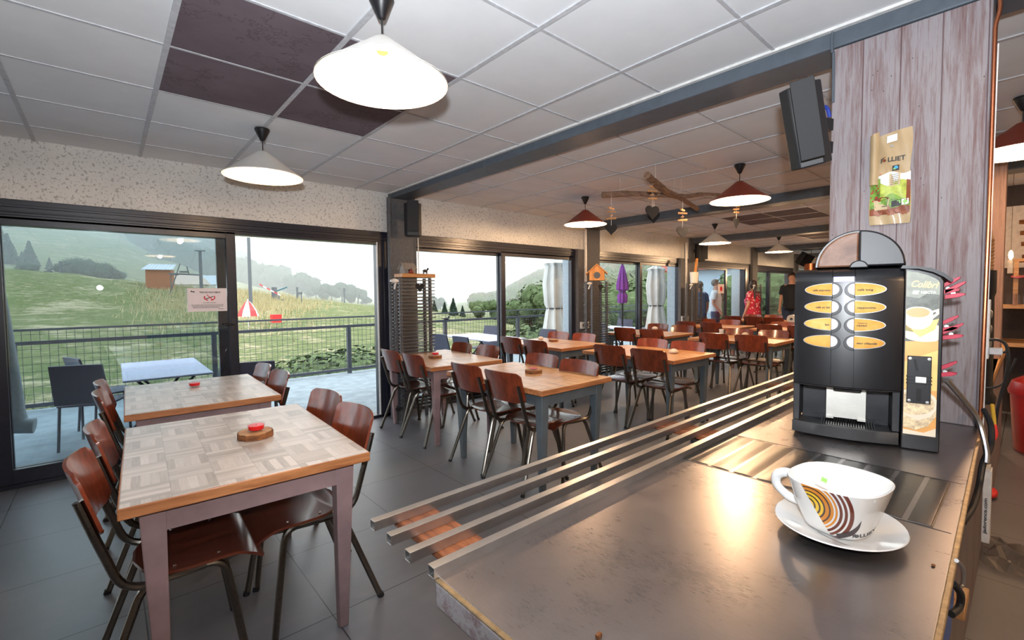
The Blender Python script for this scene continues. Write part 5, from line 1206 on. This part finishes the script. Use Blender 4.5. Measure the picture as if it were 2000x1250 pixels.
# birdhouse and figures on the nearest radiator
wood('shelf_orange', (.28, .11, .03), (.58, .28, .10), 'x', 6, .5, 6); wood('grey_wood', (.16, .14, .12), (.40, .36, .32), 'z', 6, .8, 8); wood('orange_wood', (.62, .24, .05), (.85, .42, .14), 'z', 4, .6, 6); wood('drift', (.10, .05, .03), (.36, .22, .14), 'x', 5, .8, 10, 0, bumps=.6); plain('slate', (.008, .009, .013), .9, 0, .3, 20)
single('shelf_board', MB().box(0, .41, -.07, .12, 0, .042), 'shelf_orange', 'rustic orange-brown wood board lying on the nearest radiator', 'board', loc=(2.375, 4.51, 1.5745), bevel=.006)
def birdhouse(p, s, mats, lab, two=False, rz=0):
    t = thing('birdhouse', lab, 'birdhouse', p, rz); t.scale = (s, s, s); w, d, h = (.11, .085, .1)
    obj('house', MB().prism([(-d, 0), (d, 0), (d, h), (0, h+.075), (-d, h)], -w, w, lambda a, b_, c: (c, a, b_)), mats[0], t, bevel=.002)
    r = MB()
    for s_ in (-1, 1):
        r.add([(-w-.02, 0, h+.092), (w+.02, 0, h+.092), (-w-.02, s_*(d+.035), h-.018), (w+.02, s_*(d+.035), h-.018), (-w-.02, 0, h+.079), (w+.02, 0, h+.079), (-w-.02, s_*(d+.035), h-.031), (w+.02, s_*(d+.035), h-.031)], [(0, 2, 3, 1), (4, 5, 7, 6), (0, 1, 5, 4), (2, 6, 7, 3), (0, 4, 6, 2), (1, 3, 7, 5)])
    obj('roof', r, mats[1], t, smooth=False)
    hole = MB().lathe([(.033, 0), (.033, .004)], seg=20, M=Matrix.Translation((0, -d-.001, .055)) @ Matrix.Rotation(PI/2, 4, 'X'))
    obj('entrance_hole', hole, 'black_plastic', t)
    if two: obj('entrance_hole', MB().lathe([(.038, 0), (.038, .004)], seg=20, M=Matrix.Translation((-w-.001, 0, .06)) @ Matrix.Rotation(-PI/2, 4, 'Y')), 'black_plastic', t)
    obj('perch', MB().tube([(.0, -d, .018), (0, -d-.03, .018)], .004, 6), mats[0], t)
    return t
birdhouse((2.50, 4.555, 1.6172), .62, ('grey_wood', 'grey_wood'), 'small weathered grey birdhouse on the nearest radiator board')
single('cone_cluster', MB().ball((0, 0, .02), .022).ball((.02, .01, .015), .016).ball((-.02, 0, .014), .015).ball((.0, .0, .045), .013), 'shade_copper', 'small reddish pine cone cluster before the grey birdhouse', 'ornament', loc=(2.50, 4.475, 1.617))
fg = MB().ball((0, 0, .035), .022, sc=(1.5, .7, .8)).ball((.035, 0, .058), .012).tube([(.03, 0, .05), (.02, 0, .04)], .009)
for x, y in ((-.02, .008), (-.02, -.008), (.02, .008), (.02, -.008)): fg.tube([(x, y, 0), (x, y, .03)], .004, 6)
single('goat_figure', fg, 'black_plastic', 'little dark animal figure at the right end of the radiator board', 'figurine', loc=(2.70, 4.52, 1.6172))
p = at(1155, 549, Y=4.46)
birdhouse((bpy.data.objects['radiator.001'].location.x+.22, 4.545, 1.582), 1.35, ('orange_wood', 'orange_wood'), 'orange wooden birdhouse on the second radiator', True, math.radians(38))
rx = bpy.data.objects['radiator.002'].location.x
t = thing('pot', 'cream pot holding a wooden spatula on the third radiator', 'pot', (rx+.15, 4.52, 1.572)); obj('body', MB().lathe([(.07, 0), (.085, .22), (.075, .22), (.062, .01)], seg=20), 'shade_inner', t); obj('spatula', MB().bar((0, 0, .05), (.12, 0, .5), .05, .012), 'orange_wood', t)
def heart_poly(s, n=24):
    out = []
    for i in range(n):
        a = 2*PI*i/n; out.append((s*.06*16*math.sin(a)**3/1.0, s*.06*(13*math.cos(a)-5*math.cos(2*a)-2*math.cos(3*a)-math.cos(4*a))))
    return out
# slate hearts hanging on the radiators
for x, y, z, l in ((2.59, 4.455, 1.47, 'small dark slate heart hanging on the nearest radiator'), (bpy.data.objects['radiator.001'].location.x+.2, 4.455, 1.48, 'small dark slate heart hanging on the second radiator')):
    single('slate_heart', MB().prism(heart_poly(.055), -.003, .003, lambda a, b_, c: (a, c, b_)), 'slate', l, 'heart', 'slate hearts', loc=(x, y, z))
# ------------------------------------------------------------------ sockets and conduits on the window wall
for k, (px, py) in enumerate(((1141, 635), (1337, 622))):
    p = at(px, py, Y=4.79); t = thing('wall_socket', ('white double wall socket beside the second column', 'white double wall socket beside the third column')[k], 'socket', (p.x, 4.797, p.z))
    s = (1, 1.35)[k]; obj('plate', MB().box(-.10*s, .10*s, -.03, .003, -.055, .055), 'white_plastic', t, bevel=.006)
    for dx in (-.05, .05): obj('outlet', MB().lathe([(.022, 0), (.022, .002)], seg=16, M=Matrix.Translation((dx*s, -.030, 0)) @ Matrix.Rotation(PI/2, 4, 'X')), 'column_grey', t)
    single('cable_duct', MB().box(p.x+.02*s, p.x+.055*s, 4.775, 4.799, p.z+.055, 2.42), 'white_plastic', ('thin white cable duct rising beside the second column', 'thin white cable duct rising beside the third column')[k], 'duct')
struct('column', MB().box(5.66, 5.90, 4.80, 4.858, 0, 2.09), 'column_grey'); struct('column', MB().box(8.9, 9.3, 4.80, 4.858, 0, 2.09), 'column_grey')
single('drain_pipe', MB().tube([(2.405, 4.775, 0), (2.405, 4.775, 2.47)], .026, 12), 'column_grey', 'grey painted pipe running up the left edge of the nearest column', 'pipe')
single('heating_pipe', MB().tube([(2.765, 4.775, 1.6), (2.765, 4.775, 2.05)], .006, 8), 'white_plastic', 'thin white pipe below the loudspeaker on the nearest column', 'pipe')
# ------------------------------------------------------------------ driftwood mobile
ZB = 2.35
a, b = at(1176, 381, Z=ZB), at(1408, 381, Z=ZB+.0)
t = thing('driftwood_branch', 'long horizontal driftwood branch hanging under the ceiling with slate hearts', 'driftwood', a)
d = b-a; obj('branch', MB().tube(spline([Vector((0, 0, 0)), d*.25+Vector((0, 0, .012)), d*.5, d*.7+Vector((0, 0, -.012)), d*.85+Vector((0, 0, .01)), d]), [.030]*6+[.026]*6+[.023]*6+[.020]*6+[.015]*7, 9), 'drift', t)
obj('string', MB().tube([d*.15, d*.15+Vector((0, 0, .165))], .0015, 4).tube([d*.6, d*.6+Vector((0, 0, .165))], .0015, 4), 'white_plastic', t)
c = [at(1264, 342, Z=2.36), at(1280, 358, Z=2.35), at(1302, 374, Z=2.33), at(1330, 388, Z=2.32), at(1362, 408, Z=2.30)]
t2 = thing('driftwood_branch', 'shorter crooked driftwood branch crossing the long one', 'driftwood', c[0])
obj('branch', MB().tube([p-c[0] for p in spline(c)], [.030]*5+[.034]*6+[.030]*6+[.022]*8, 9), 'drift', t2)
obj('string', MB().tube([c[1]-c[0], c[1]-c[0]+Vector((0, 0, .165))], .0015, 4).tube([c[3]-c[0], c[3]-c[0]+Vector((0, 0, .19))], .0015, 4), 'white_plastic', t2)
def hang(px, ytop, yc, s, X=None, dist=None, lab='', rot=0, beads=True, yb=None):
    D = ray(px, yc); k = dist/math.hypot(D.x, D.y); p = CAM+D*k; D2 = ray(px, ytop); q = CAM+D2*(dist/math.hypot(D2.x, D2.y)); h = q.z-p.z
    t = thing('slate_heart', lab, 'heart', p, -YAW*0+math.radians(-35+rot), 'slate hearts'); 
    obj('heart', MB().prism(heart_poly(s), -.004, .004, lambda a, b_, c: (a, c, b_)), 'slate', t, bevel=.001)
    obj('string', MB().tube([(0, 0, s*.55), (0, 0, max(h, s))], .0014, 4), 'white_plastic', t)
    if beads:
        for j in range(4):
            z = s*1.35+.032*j+.012; a0 = j*1.3; obj('wood_bit', MB().tube([(-.045*math.cos(a0), -.03*math.sin(a0), z), (.045*math.cos(a0), .03*math.sin(a0), z+.006)], [.008, .011], 7), 'slice_top', t)
    return t
hang(1194, 381, 447, .062, dist=4.55, lab='slate heart hanging leftmost on the driftwood mobile')
hang(1274, 350, 414, .075, dist=4.2, lab='slate heart hanging second on the driftwood, the one in front', rot=15); hang(1277, 381, 424, .062, dist=4.6, lab='slate heart hanging just behind the second one', rot=-25, beads=False)
hang(1333, 392, 452, .068, dist=4.7, lab='slate heart hanging third, under the crooked branch tip', rot=5); hang(1438, 395, 434, .062, dist=5.2, lab='slate heart hanging rightmost, turned sideways under the copper lamp', rot=35)
# ------------------------------------------------------------------ people
plain('skin', (.55, .29, .20), .55, 0, .05, 12); plain('hair_dark', (.035, .022, .020), .6, 0, .3, 50); plain('hair_grey', (.16, .14, .13), .6, 0, .3, 50); plain('shirt_black', (.010, .011, .016), .8); plain('shirt_white', (.72, .73, .76), .8); plain('shirt_blue', (.03, .12, .32), .8); plain('jeans', (.03, .05, .11), .8)
mm, n, b = new('floral_red'); v = nd(n, 'ShaderNodeTexVoronoi'); v.inputs['Scale'].default_value = 17; n.links.new(coords(n), v.inputs['Vector']); n.links.new(ramp(n, math_(n, 'ADD', v.outputs['Distance'], math_(n, 'MULTIPLY', noise(n, coords(n), 40, 3), .3)), [(.40, (.78, .50, .52)), (.52, (.50, .02, .06))]), b.inputs['Base Color']); b.inputs['Roughness'].default_value = .85
def person(loc, rz, H, lab, top, bottom, hair, female=False, longhair=False, arm=(0, 0), belly=1.0):
    """one skinned body (head, neck, trunk, arms with hands, legs with feet) plus hair and clothes; faces -y locally"""
    t = thing('person', lab, 'person', loc, rz)
    k = H/1.75; V = []; E_ = []; Rr = []
    def add(p, r, par=None):
        V.append(tuple(c*k for c in p)); Rr.append(r*k)
        if par is not None: E_.append((par, len(V)-1))
        return len(V)-1
    pel = add((0, 0, .95), .135*belly); wst = add((0, .005, 1.08), .12*belly, pel); ch = add((0, .0, 1.28), .135*(.5+.5*belly), wst); up_ = add((0, .01, 1.42), .085, ch); nk = add((0, .0, 1.50), .050, up_)
    hd0 = add((0, -.01, 1.565), .066, nk); hd1 = add((0, -.012, 1.64), .084, hd0); hd2 = add((0, -.0, 1.70), .066, hd1)
    for s in (-1, 1):
        sh = add((s*.165, .01, 1.41), .055, up_); el = add((s*.225, .03+arm[0]*.1, 1.13), .042, sh); wr = add((s*.235, -.06-arm[0]*.12, .91+arm[0]*.12), .028, el); pm = add((s*.232, -.085-arm[0]*.14, .85+arm[0]*.12), .032, wr)
        for f in range(5):
            fx = s*.232+(f-2)*.016; f0 = add((fx, -.095-arm[0]*.15-.01*(f == 0), .80+arm[0]*.12+.018*abs(f-2)*.4+(.03 if f == 0 else 0)), .0105, pm); add((fx-(s*.004), -.110-arm[0]*.15, .765+arm[0]*.12+.006*abs(f-2)+(.03 if f == 0 else 0)), .008, f0)
        hp = add((s*.085, .0, .90), .095*belly**.5, pel); kn_ = add((s*.10, -.01, .50), .060, hp); an = add((s*.105, .015, .09), .040, kn_); add((s*.12, -.13, .035), .034, an)
    me = bpy.data.meshes.new('body'); me.from_pydata(V, E_, []); o = bpy.data.objects.new('body', me); C.objects.link(o); o.parent = t
    sk = o.modifiers.new('skin', 'SKIN'); sk.use_smooth_shade = True
    for i, r in enumerate(Rr): me.skin_vertices[0].data[i].radius = (r, r*(.72 if i in (0, 1, 2) else .85 if i == 3 else 1))
    me.skin_vertices[0].data[0].use_root = True
    sb = o.modifiers.new('sub', 'SUBSURF'); sb.levels = 2; sb.render_levels = 2
    me.materials.append(MATS['skin'])
    K = lambda p: tuple(c*k for c in p)
    f = MB()
    f.ball(K((0, -.092, 1.625)), .013*k, 8, 6, (.8, 1.2, 1.6)); obj('nose', f, 'skin', t)
    for s in (-1, 1):
        obj('eye', MB().ball(K((s*.030, -.083, 1.655)), .009*k, 8, 6, (1.3, .6, .7)), 'shirt_black', t); obj('ear', MB().ball(K((s*.080, .0, 1.635)), .020*k, 8, 6, (.4, .8, 1.4)), 'skin', t)
    obj('mouth', MB().ball(K((0, -.083, 1.585)), .014*k, 8, 6, (1.5, .4, .35)), plain('lips', (.40, .10, .09), .5), t)
    hr = MB(); hr.ball(K((0, .014, 1.668)), .098*k, 18, 12, (.93, 1.0, 1.0))
    if longhair: hr.ball(K((0, .035, 1.615)), .102*k, 16, 12, (1.02, .80, 1.05))
    fy_ = -.03 if longhair else -.05; hr.v = [v if not (v[1] < fy_*k and v[2] < 1.69*k) else (v[0], fy_*k, v[2]) for v in hr.v]
    obj('hair', hr, hair, t)
    # shirt or dress: rings around trunk
    def rings(rows, mat, name, seg=28):
        m = MB(); q = []
        for z, rx, ry, y in rows: q.append([(rx*k*math.cos(2*PI*j/seg), y*k+ry*k*math.sin(2*PI*j/seg)*(1+.03*math.sin(j*2.3)), z*k) for j in range(seg)])
        for r in q: m.v += r
        for i in range(len(q)-1):
            for j in range(seg): a_, b_ = i*seg+j, i*seg+(j+1) % seg; m.f.append((a_, b_, b_+seg, a_+seg))
        o = obj(name, m, mat, t, ang=80); so = o.modifiers.new('cloth', 'SOLIDIFY'); so.thickness = .006; return o
    B = belly
    if female: rings([(.46, .23*B, .20*B, 0), (.70, .215*B, .185*B, 0), (.93, .195*B, .165*B, 0), (1.08, .165*B, .145*B, 0), (1.24, .175*B, .165*B, -.012), (1.36, .175, .125, 0), (1.43, .15, .095, .01), (1.475, .085, .065, .01)], top, 'dress')
    else:
        rings([(.86, .185*B, .150*B, 0), (.95, .180*B, .150*B, 0), (1.08, .170*B, .145*B, 0), (1.28, .190*B, .150*B, 0), (1.38, .195, .120, 0), (1.44, .15, .09, .01), (1.48, .075, .065, .01)], top, 'shirt')
    for s in (-1, 1): obj('sleeve', MB().tube([K((s*.13, .01, 1.42)), K((s*.175, .012, 1.40)), K((s*.212, .026+arm[0]*.05, 1.23))], [.072*k, .070*k, .062*k], 12), top, t)
    if not female:
        for s in (-1, 1): obj('trouser_leg', MB().tube([K((s*.085, 0, .93)), K((s*.095, 0, .70)), K((s*.10, -.01, .48)), K((s*.105, .01, .07))], [.118*k, .098*k, .080*k, .066*k], 14), bottom, t)
    for s in (-1, 1): obj('shoe', MB().ball(K((s*.113, -.06, .04)), .055*k, 12, 8, (.85, 2.2, .72)), 'shirt_black', t)
    return t
p = at(1449, 575, X=11.98)
person((12.02, 4.58, 0), math.radians(168), 1.66, 'dark-haired woman in a red and white floral dress standing by the open sliding door', 'floral_red', None, 'hair_dark', True, True, (.0, 0), 1.15)
person((13.0, 4.02, 0), math.radians(-78), 1.86, 'man in a black shirt cut off by the coffee machine', 'shirt_black', 'jeans', 'hair_dark')
person((12.55, 5.75, TZ), math.radians(25), 1.86, 'man in a white T-shirt standing outside the far door', 'shirt_white', 'jeans', 'hair_grey', arm=(.3, 0))
person((11.6, 5.75, TZ), math.radians(150), 1.80, 'man in a blue T-shirt outside behind the third radiator', 'shirt_blue', 'jeans', 'hair_grey')
p = at(1414, 564, Y=4.86); t = thing('notice', 'small notice with red symbol taped on the fourth window', 'notice', (p.x, 4.93, p.z)); obj('sheet', MB().box(-.16, .16, -.002, .002, -.11, .11), 'paper', t, smooth=False); obj('symbol', MB().prism(ell(0, 0, .06, .06), -.004, -.002, lambda a, b_, c: (a, c, b_)), 'sign_red', t, smooth=False)
# small copper pendant and dark ceiling fixtures far away
p = at(1585, 484, Z=CEIL); t = thing('pendant_lamp', 'small copper cylinder pendant lamp just left of the hopper dome', 'lamp', p)
obj('lamp_shade', MB().lathe([(.16, -.62), (.16, -.42), (.02, -.42)], seg=24), 'copper', t); obj('cord', MB().tube([(0, 0, -.42), (0, 0, -.02)], .006, 6), 'black_plastic', t); obj('ceiling_plate', MB().box(-.20, .20, -.2, .2, -.06, -.002), 'black_plastic', t)
obj('bulb', MB().ball((0, 0, -.5), .04), 'bulb', t); light('lamp_light', 'POINT', (p.x, p.y, p.z-.66), 60, (1, .64, .36), .04)
# ------------------------------------------------------------------ the strip right of the pillar: serving side
plain('bin_red', (.50, .008, .015), .3, 0, .05, coat=.3); wood('pine', (.42, .20, .07), (.66, .38, .17), 'y', 4, .5, 8); plain('carton', (.60, .53, .45), .7); plain('cable_black', (.012, .012, .013), .5); plain('box_blue', (.05, .12, .42), .5); plain('orange_card', (.70, .33, .10), .6); plain('panel_white', (.66, .58, .50), .7); plain('dark_niche', (.06, .045, .04), .8)
struct('wall_serving', MB().box(7.6, 7.75, -2.2, .42, 0, CEIL), 'dark_niche'); struct('trim_2', MB().box(7.56, 7.6, -1.6, .3, 1.62, 2.3), 'panel_white')
pp_ = [at(1941, 330, X=5.0), at(1966, 345, X=5.0)]
struct('column', MB().box(5.0, 5.2, pp_[1].y, pp_[0].y+.10, 0, CEIL), 'stained_board')
for i, z in enumerate((2.12, 2.0, 1.88, 1.74)): single('menu_block', MB().box(7.54, 7.56, at(1992, 400, X=7.55).y-.12-.03*i, at(1992, 400, X=7.55).y-.01*i, z-.025, z+.02), 'bark_brown', 'brown wooden slat on the white menu panel, row '+('top', 'second', 'third', 'lowest')[i], 'slat')
sx = 6.9; q = at(1972, 597, X=sx); q2 = at(2010, 597, X=sx)
t = thing('shelf_unit', 'pine shelf with glassware beyond the pillar at the right edge', 'shelf', (sx, 0, 0)); obj('shelf', MB().box(0, .6, -1.2, q.y+.12, q.z-.03, q.z), 'pine', t); obj('shelf', MB().box(0, .6, -1.2, q.y+.12, q.z-.42, q.z-.38), 'pine', t); obj('side', MB().box(0, .6, q.y+.10, q.y+.13, 0, q.z), 'stained_board', t)
r_ = at(1985, 505, X=sx+.1); t = thing('wooden_stool', 'small pine stand with a red cloth on the shelf beyond the pillar', 'stand', (sx+.1, 0, q.z))
hz_ = r_.z-q.z; obj('top', MB().box(0, .3, r_.y-.3, r_.y+.02, hz_-.03, hz_), 'pine', t); obj('leg', MB().box(0, .03, r_.y-.02, r_.y+.015, 0, hz_-.03), 'pine', t); obj('leg', MB().box(0, .03, r_.y-.3, r_.y-.265, 0, hz_-.03), 'pine', t)
single('red_cloth', MB().sheet([[(sx-.02+.05*i, r_.y+.03-.05*j, at(1985, 541, X=sx).z-.012*math.sin(j*1.5+i)) for j in range(8)] for i in range(5)], .01), 'bin_red', 'red cloth draped over the pine stand', 'cloth')
for i, (px, lab) in enumerate(((1975, 'clear drinking glass at the left end of the pine shelf'), (1984, 'clear drinking glass in the middle of the pine shelf'), (1994, 'clear drinking glass at the right end of the pine shelf'))):
    g_ = at(px, 597, X=sx+.06); single('drinking_glass', MB().lathe([(.033, .001), (.04, .12), (.037, .12), (.03, .01)], seg=18), 'candle_glass', lab, 'glass', 'glasses on the pine shelf', loc=(g_.x, g_.y, g_.z+.001))
c_ = at(1973, 534, X=sx-.2); t = thing('lit_candle', 'burning candle hanging at the brown post beyond the pillar', 'candle', c_); obj('wax', MB().lathe([(.02, 0), (.02, .13)], seg=12), 'panel_white', t); obj('hanging_wire', MB().tube([(.022, .0, .05), (.03, .0, .25), (.03, 0, CEIL-c_.z-.001)], .002, 5).tube([(-.022, 0, .05), (.022, 0, .05)], .003, 5), 'dark_metal', t); obj('flame', MB().ball((0, 0, .18), .018, 10, 8, (1, 1, 2.6)), emis('flame', (1, .62, .25), 25), t); light('candle_light', 'POINT', (c_.x-.02, c_.y, c_.z+.2), 3, (1, .6, .3), .02)
bp = at(1985, 800, X=5.75); t = thing('waste_bin', 'red round waste bin at the right edge', 'bin', (5.85, -.13, 0)); obj('body', MB().lathe([(.19, 0), (.205, .02), (.235, .50), (.22, .50), (.19, .03)], seg=36), 'bin_red', t); obj('lid', MB().lathe([(.245, .49), (.25, .52), (.225, .60), (.13, .66), (.001, .68)], seg=36), 'bin_red', t)
text('lettering', 'Co', .10, 'print_white', t, lambda x, y, z: (-.233-z, -x+.03, .36+y))
# basket, kettle, power strip, plugs on the back side of the pillar
a0 = at(1944, 527, X=2.95); a1 = at(1945, 600, X=2.95)
KZ = a0.z
single('grinder', MB().lathe([(.06, WZ), (.062, WZ+.03), (.05, WZ+.05), (.045, KZ-.12), (.05, KZ-.10), (.05, KZ)], seg=24), 'machine_black', 'tall black appliance standing behind the pillar edge', 'appliance', loc=(3.02, a1.y+.052, 0))
t = thing('wicker_basket', 'woven orange-brown basket edge peeking out behind the pillar', 'basket', (3.02, a0.y+.052, KZ)); wk = MB()
for i in range(9): wk.lathe([(.042, i*.016), (.046, i*.016+.008), (.042, i*.016+.015)], seg=20)
obj('weave', wk, 'shelf_orange', t); obj('handle', MB().tube(spline([(0, .04, .13), (0, .02, .20), (0, -.02, .20), (0, -.04, .13)]), .006, 8), 'shelf_orange', t)
b0, b1 = at(1931, 585, X=2.78), at(1927, 700, X=2.78)
t = thing('power_strip', 'white power strip fixed upright behind the pillar edge', 'power strip', b1); obj('body', MB().bar((0, 0, 0), b0-b1, .014, .05, (1, 0, 0)), 'white_plastic', t, bevel=.003)
for i in range(3): obj('outlet', MB().ball((b0-b1)*(.25+.25*i)+Vector((.0, -.008, 0)), .018, 12, 8, (1, .35, 1)), 'rail_alu', t)
pl = at(1945, 686, X=2.76); t = thing('plug', 'grey plug with a black lead stuck in the power strip', 'plug', pl); obj('body', MB().box(-.012, .012, -.02, .02, -.014, .014), 'button_grey', t, bevel=.003)
def cable(pts, r, lab, X=2.76, mat='cable_black', name='cable'):
    P = [at(px, py, X=X+(i % 3)*.004) for i, (px, py) in enumerate(pts)]; return single(name, MB().tube(spline(P, 6), r, 7), mat, lab, 'cable')
cable([(1932, 664), (1950, 664), (1965, 674), (1970, 700), (1965, 735), (1955, 770), (1948, 800), (1944, 830)], .006, 'thick black cable looping down right of the pillar')
cable([(1952, 687), (1962, 688), (1968, 684)], .005, 'short black lead leaving the grey plug'); cable([(1920, 758), (1945, 756), (1965, 742), (1978, 715), (1984, 700)], .004, 'thin black cable sweeping towards the red bin', 2.8)
w0, w1_ = at(1921, 720, X=2.9), at(1952, 705, X=2.9)
cs = struct('counter_edge', MB().box(2.9, 6.4, .14, .19, .80, .86), 'pine')
# hose over the counter end and cables under it
def cable2(pts, r, lab, mat, X0=2.2):
    P = [at(px, py, X=x) for px, py, x in pts]; return single('hose', MB().tube(spline(P, 7), r, 9), mat, lab, 'hose')
cable2([(1848, 742, 2.05), (1862, 758, 2.1), (1885, 785, 2.2), (1908, 815, 2.25), (1920, 850, 2.25), (1927, 885, 2.22), (1926, 905, 2.2)], .0085, 'braided steel hose running from the machine over the counter end', 'rail_alu')
cable2([(1922, 800, 2.4), (1935, 830, 2.35), (1935, 870, 2.3), (1920, 905, 2.2), (1912, 950, 2.15), (1900, 990, 2.0), (1880, 1020, 1.85)], .009, 'thick black hose hanging down the back of the counter', 'cable_black')
cable2([(1938, 790, 2.5), (1942, 830, 2.45), (1938, 862, 2.4)], .006, 'short yellow hose behind the counter end', plain('hose_yellow', (.6, .35, .03), .5)); cable2([(1942, 830, 2.44), (1944, 850, 2.42), (1936, 862, 2.4)], .007, 'red tap lever hose end behind the counter', 'red_paint')
bx = [at(1911, 916, X=2.35), at(1928, 916, X=2.35), at(1922, 1060, X=2.35)]
t = thing('carton', 'slim white carton with jadorence.com printed on it, standing behind the counter', 'carton', (2.35, 0, 0)); y0, y1 = bx[0].y, bx[1].y
obj('box', MB().box(0, .06, y1-.012, y0-.012, bx[2].z, bx[0].z), plain('carton_white', (.66, .62, .58), .6), t, bevel=.002); obj('flap', MB().box(-.005, .055, y1-.008, y0-.010, bx[0].z, bx[0].z+.012), 'carton', t)
text('lettering', 'jadorence.com', .016, 'ink', t, lambda x, y, z: (-.001-z, (y0+y1)/2-.012+y*.8+.002, bx[2].z+.10+x), width=.13)
m = MB(); rnd = random.Random(4); g = []
for i in range(9):
    g.append([tuple(Vector((3.2+.05*i+rnd.uniform(-.02, .02), -.06+.035*j+rnd.uniform(-.012, .012), .02+.07*rnd.random()*math.sin(PI*i/8)))) for j in range(7)])
bgp = single('plastic_bag', m.sheet(g, .001), glassy('film', (.93, .93, .93), .12, .1), 'crumpled clear plastic bag lying on the floor behind the counter', 'plastic bag', smooth=False)
p = at(1935, 962, Z=.03); single('red_pouch', MB().ball((0, 0, 0), .07, 10, 8, (1.3, .5, .4)), 'red_paint', 'small red pouch on the floor behind the counter', 'pouch', loc=tuple(p))
for k, (px, py, x, w, h, mt, lab) in enumerate(((1852, 1155, .62, .05, .16, 'box_blue', 'blue plastic crate tucked under the counter edge, upper one'), (1846, 1215, .60, .06, .14, 'box_blue', 'blue plastic crate tucked under the counter edge, lower one'))):
    p = at(px, py, Z=x); single('crate', MB().box(-.10, .10, -.004, .03, -h/2, h/2), mt, lab, 'crate', loc=tuple(p), bevel=.004)
p = at(1880, 1178, Z=.42); single('wood_block', MB().box(-.07, .07, -.01, .03, -.02, .02), 'pine', 'pale wooden block lying under the counter edge', 'block', loc=tuple(p), bevel=.003)
cable2([(1868, 1095, 1.2), (1880, 1110, 1.22), (1880, 1140, 1.24), (1870, 1150, 1.22)], .004, 'silver cable loop under the counter edge', 'rail_alu'); cable2([(1862, 1140, 1.15), (1876, 1160, 1.17), (1874, 1185, 1.17), (1858, 1200, 1.12)], .006, 'black cable loop under the counter edge', 'cable_black')
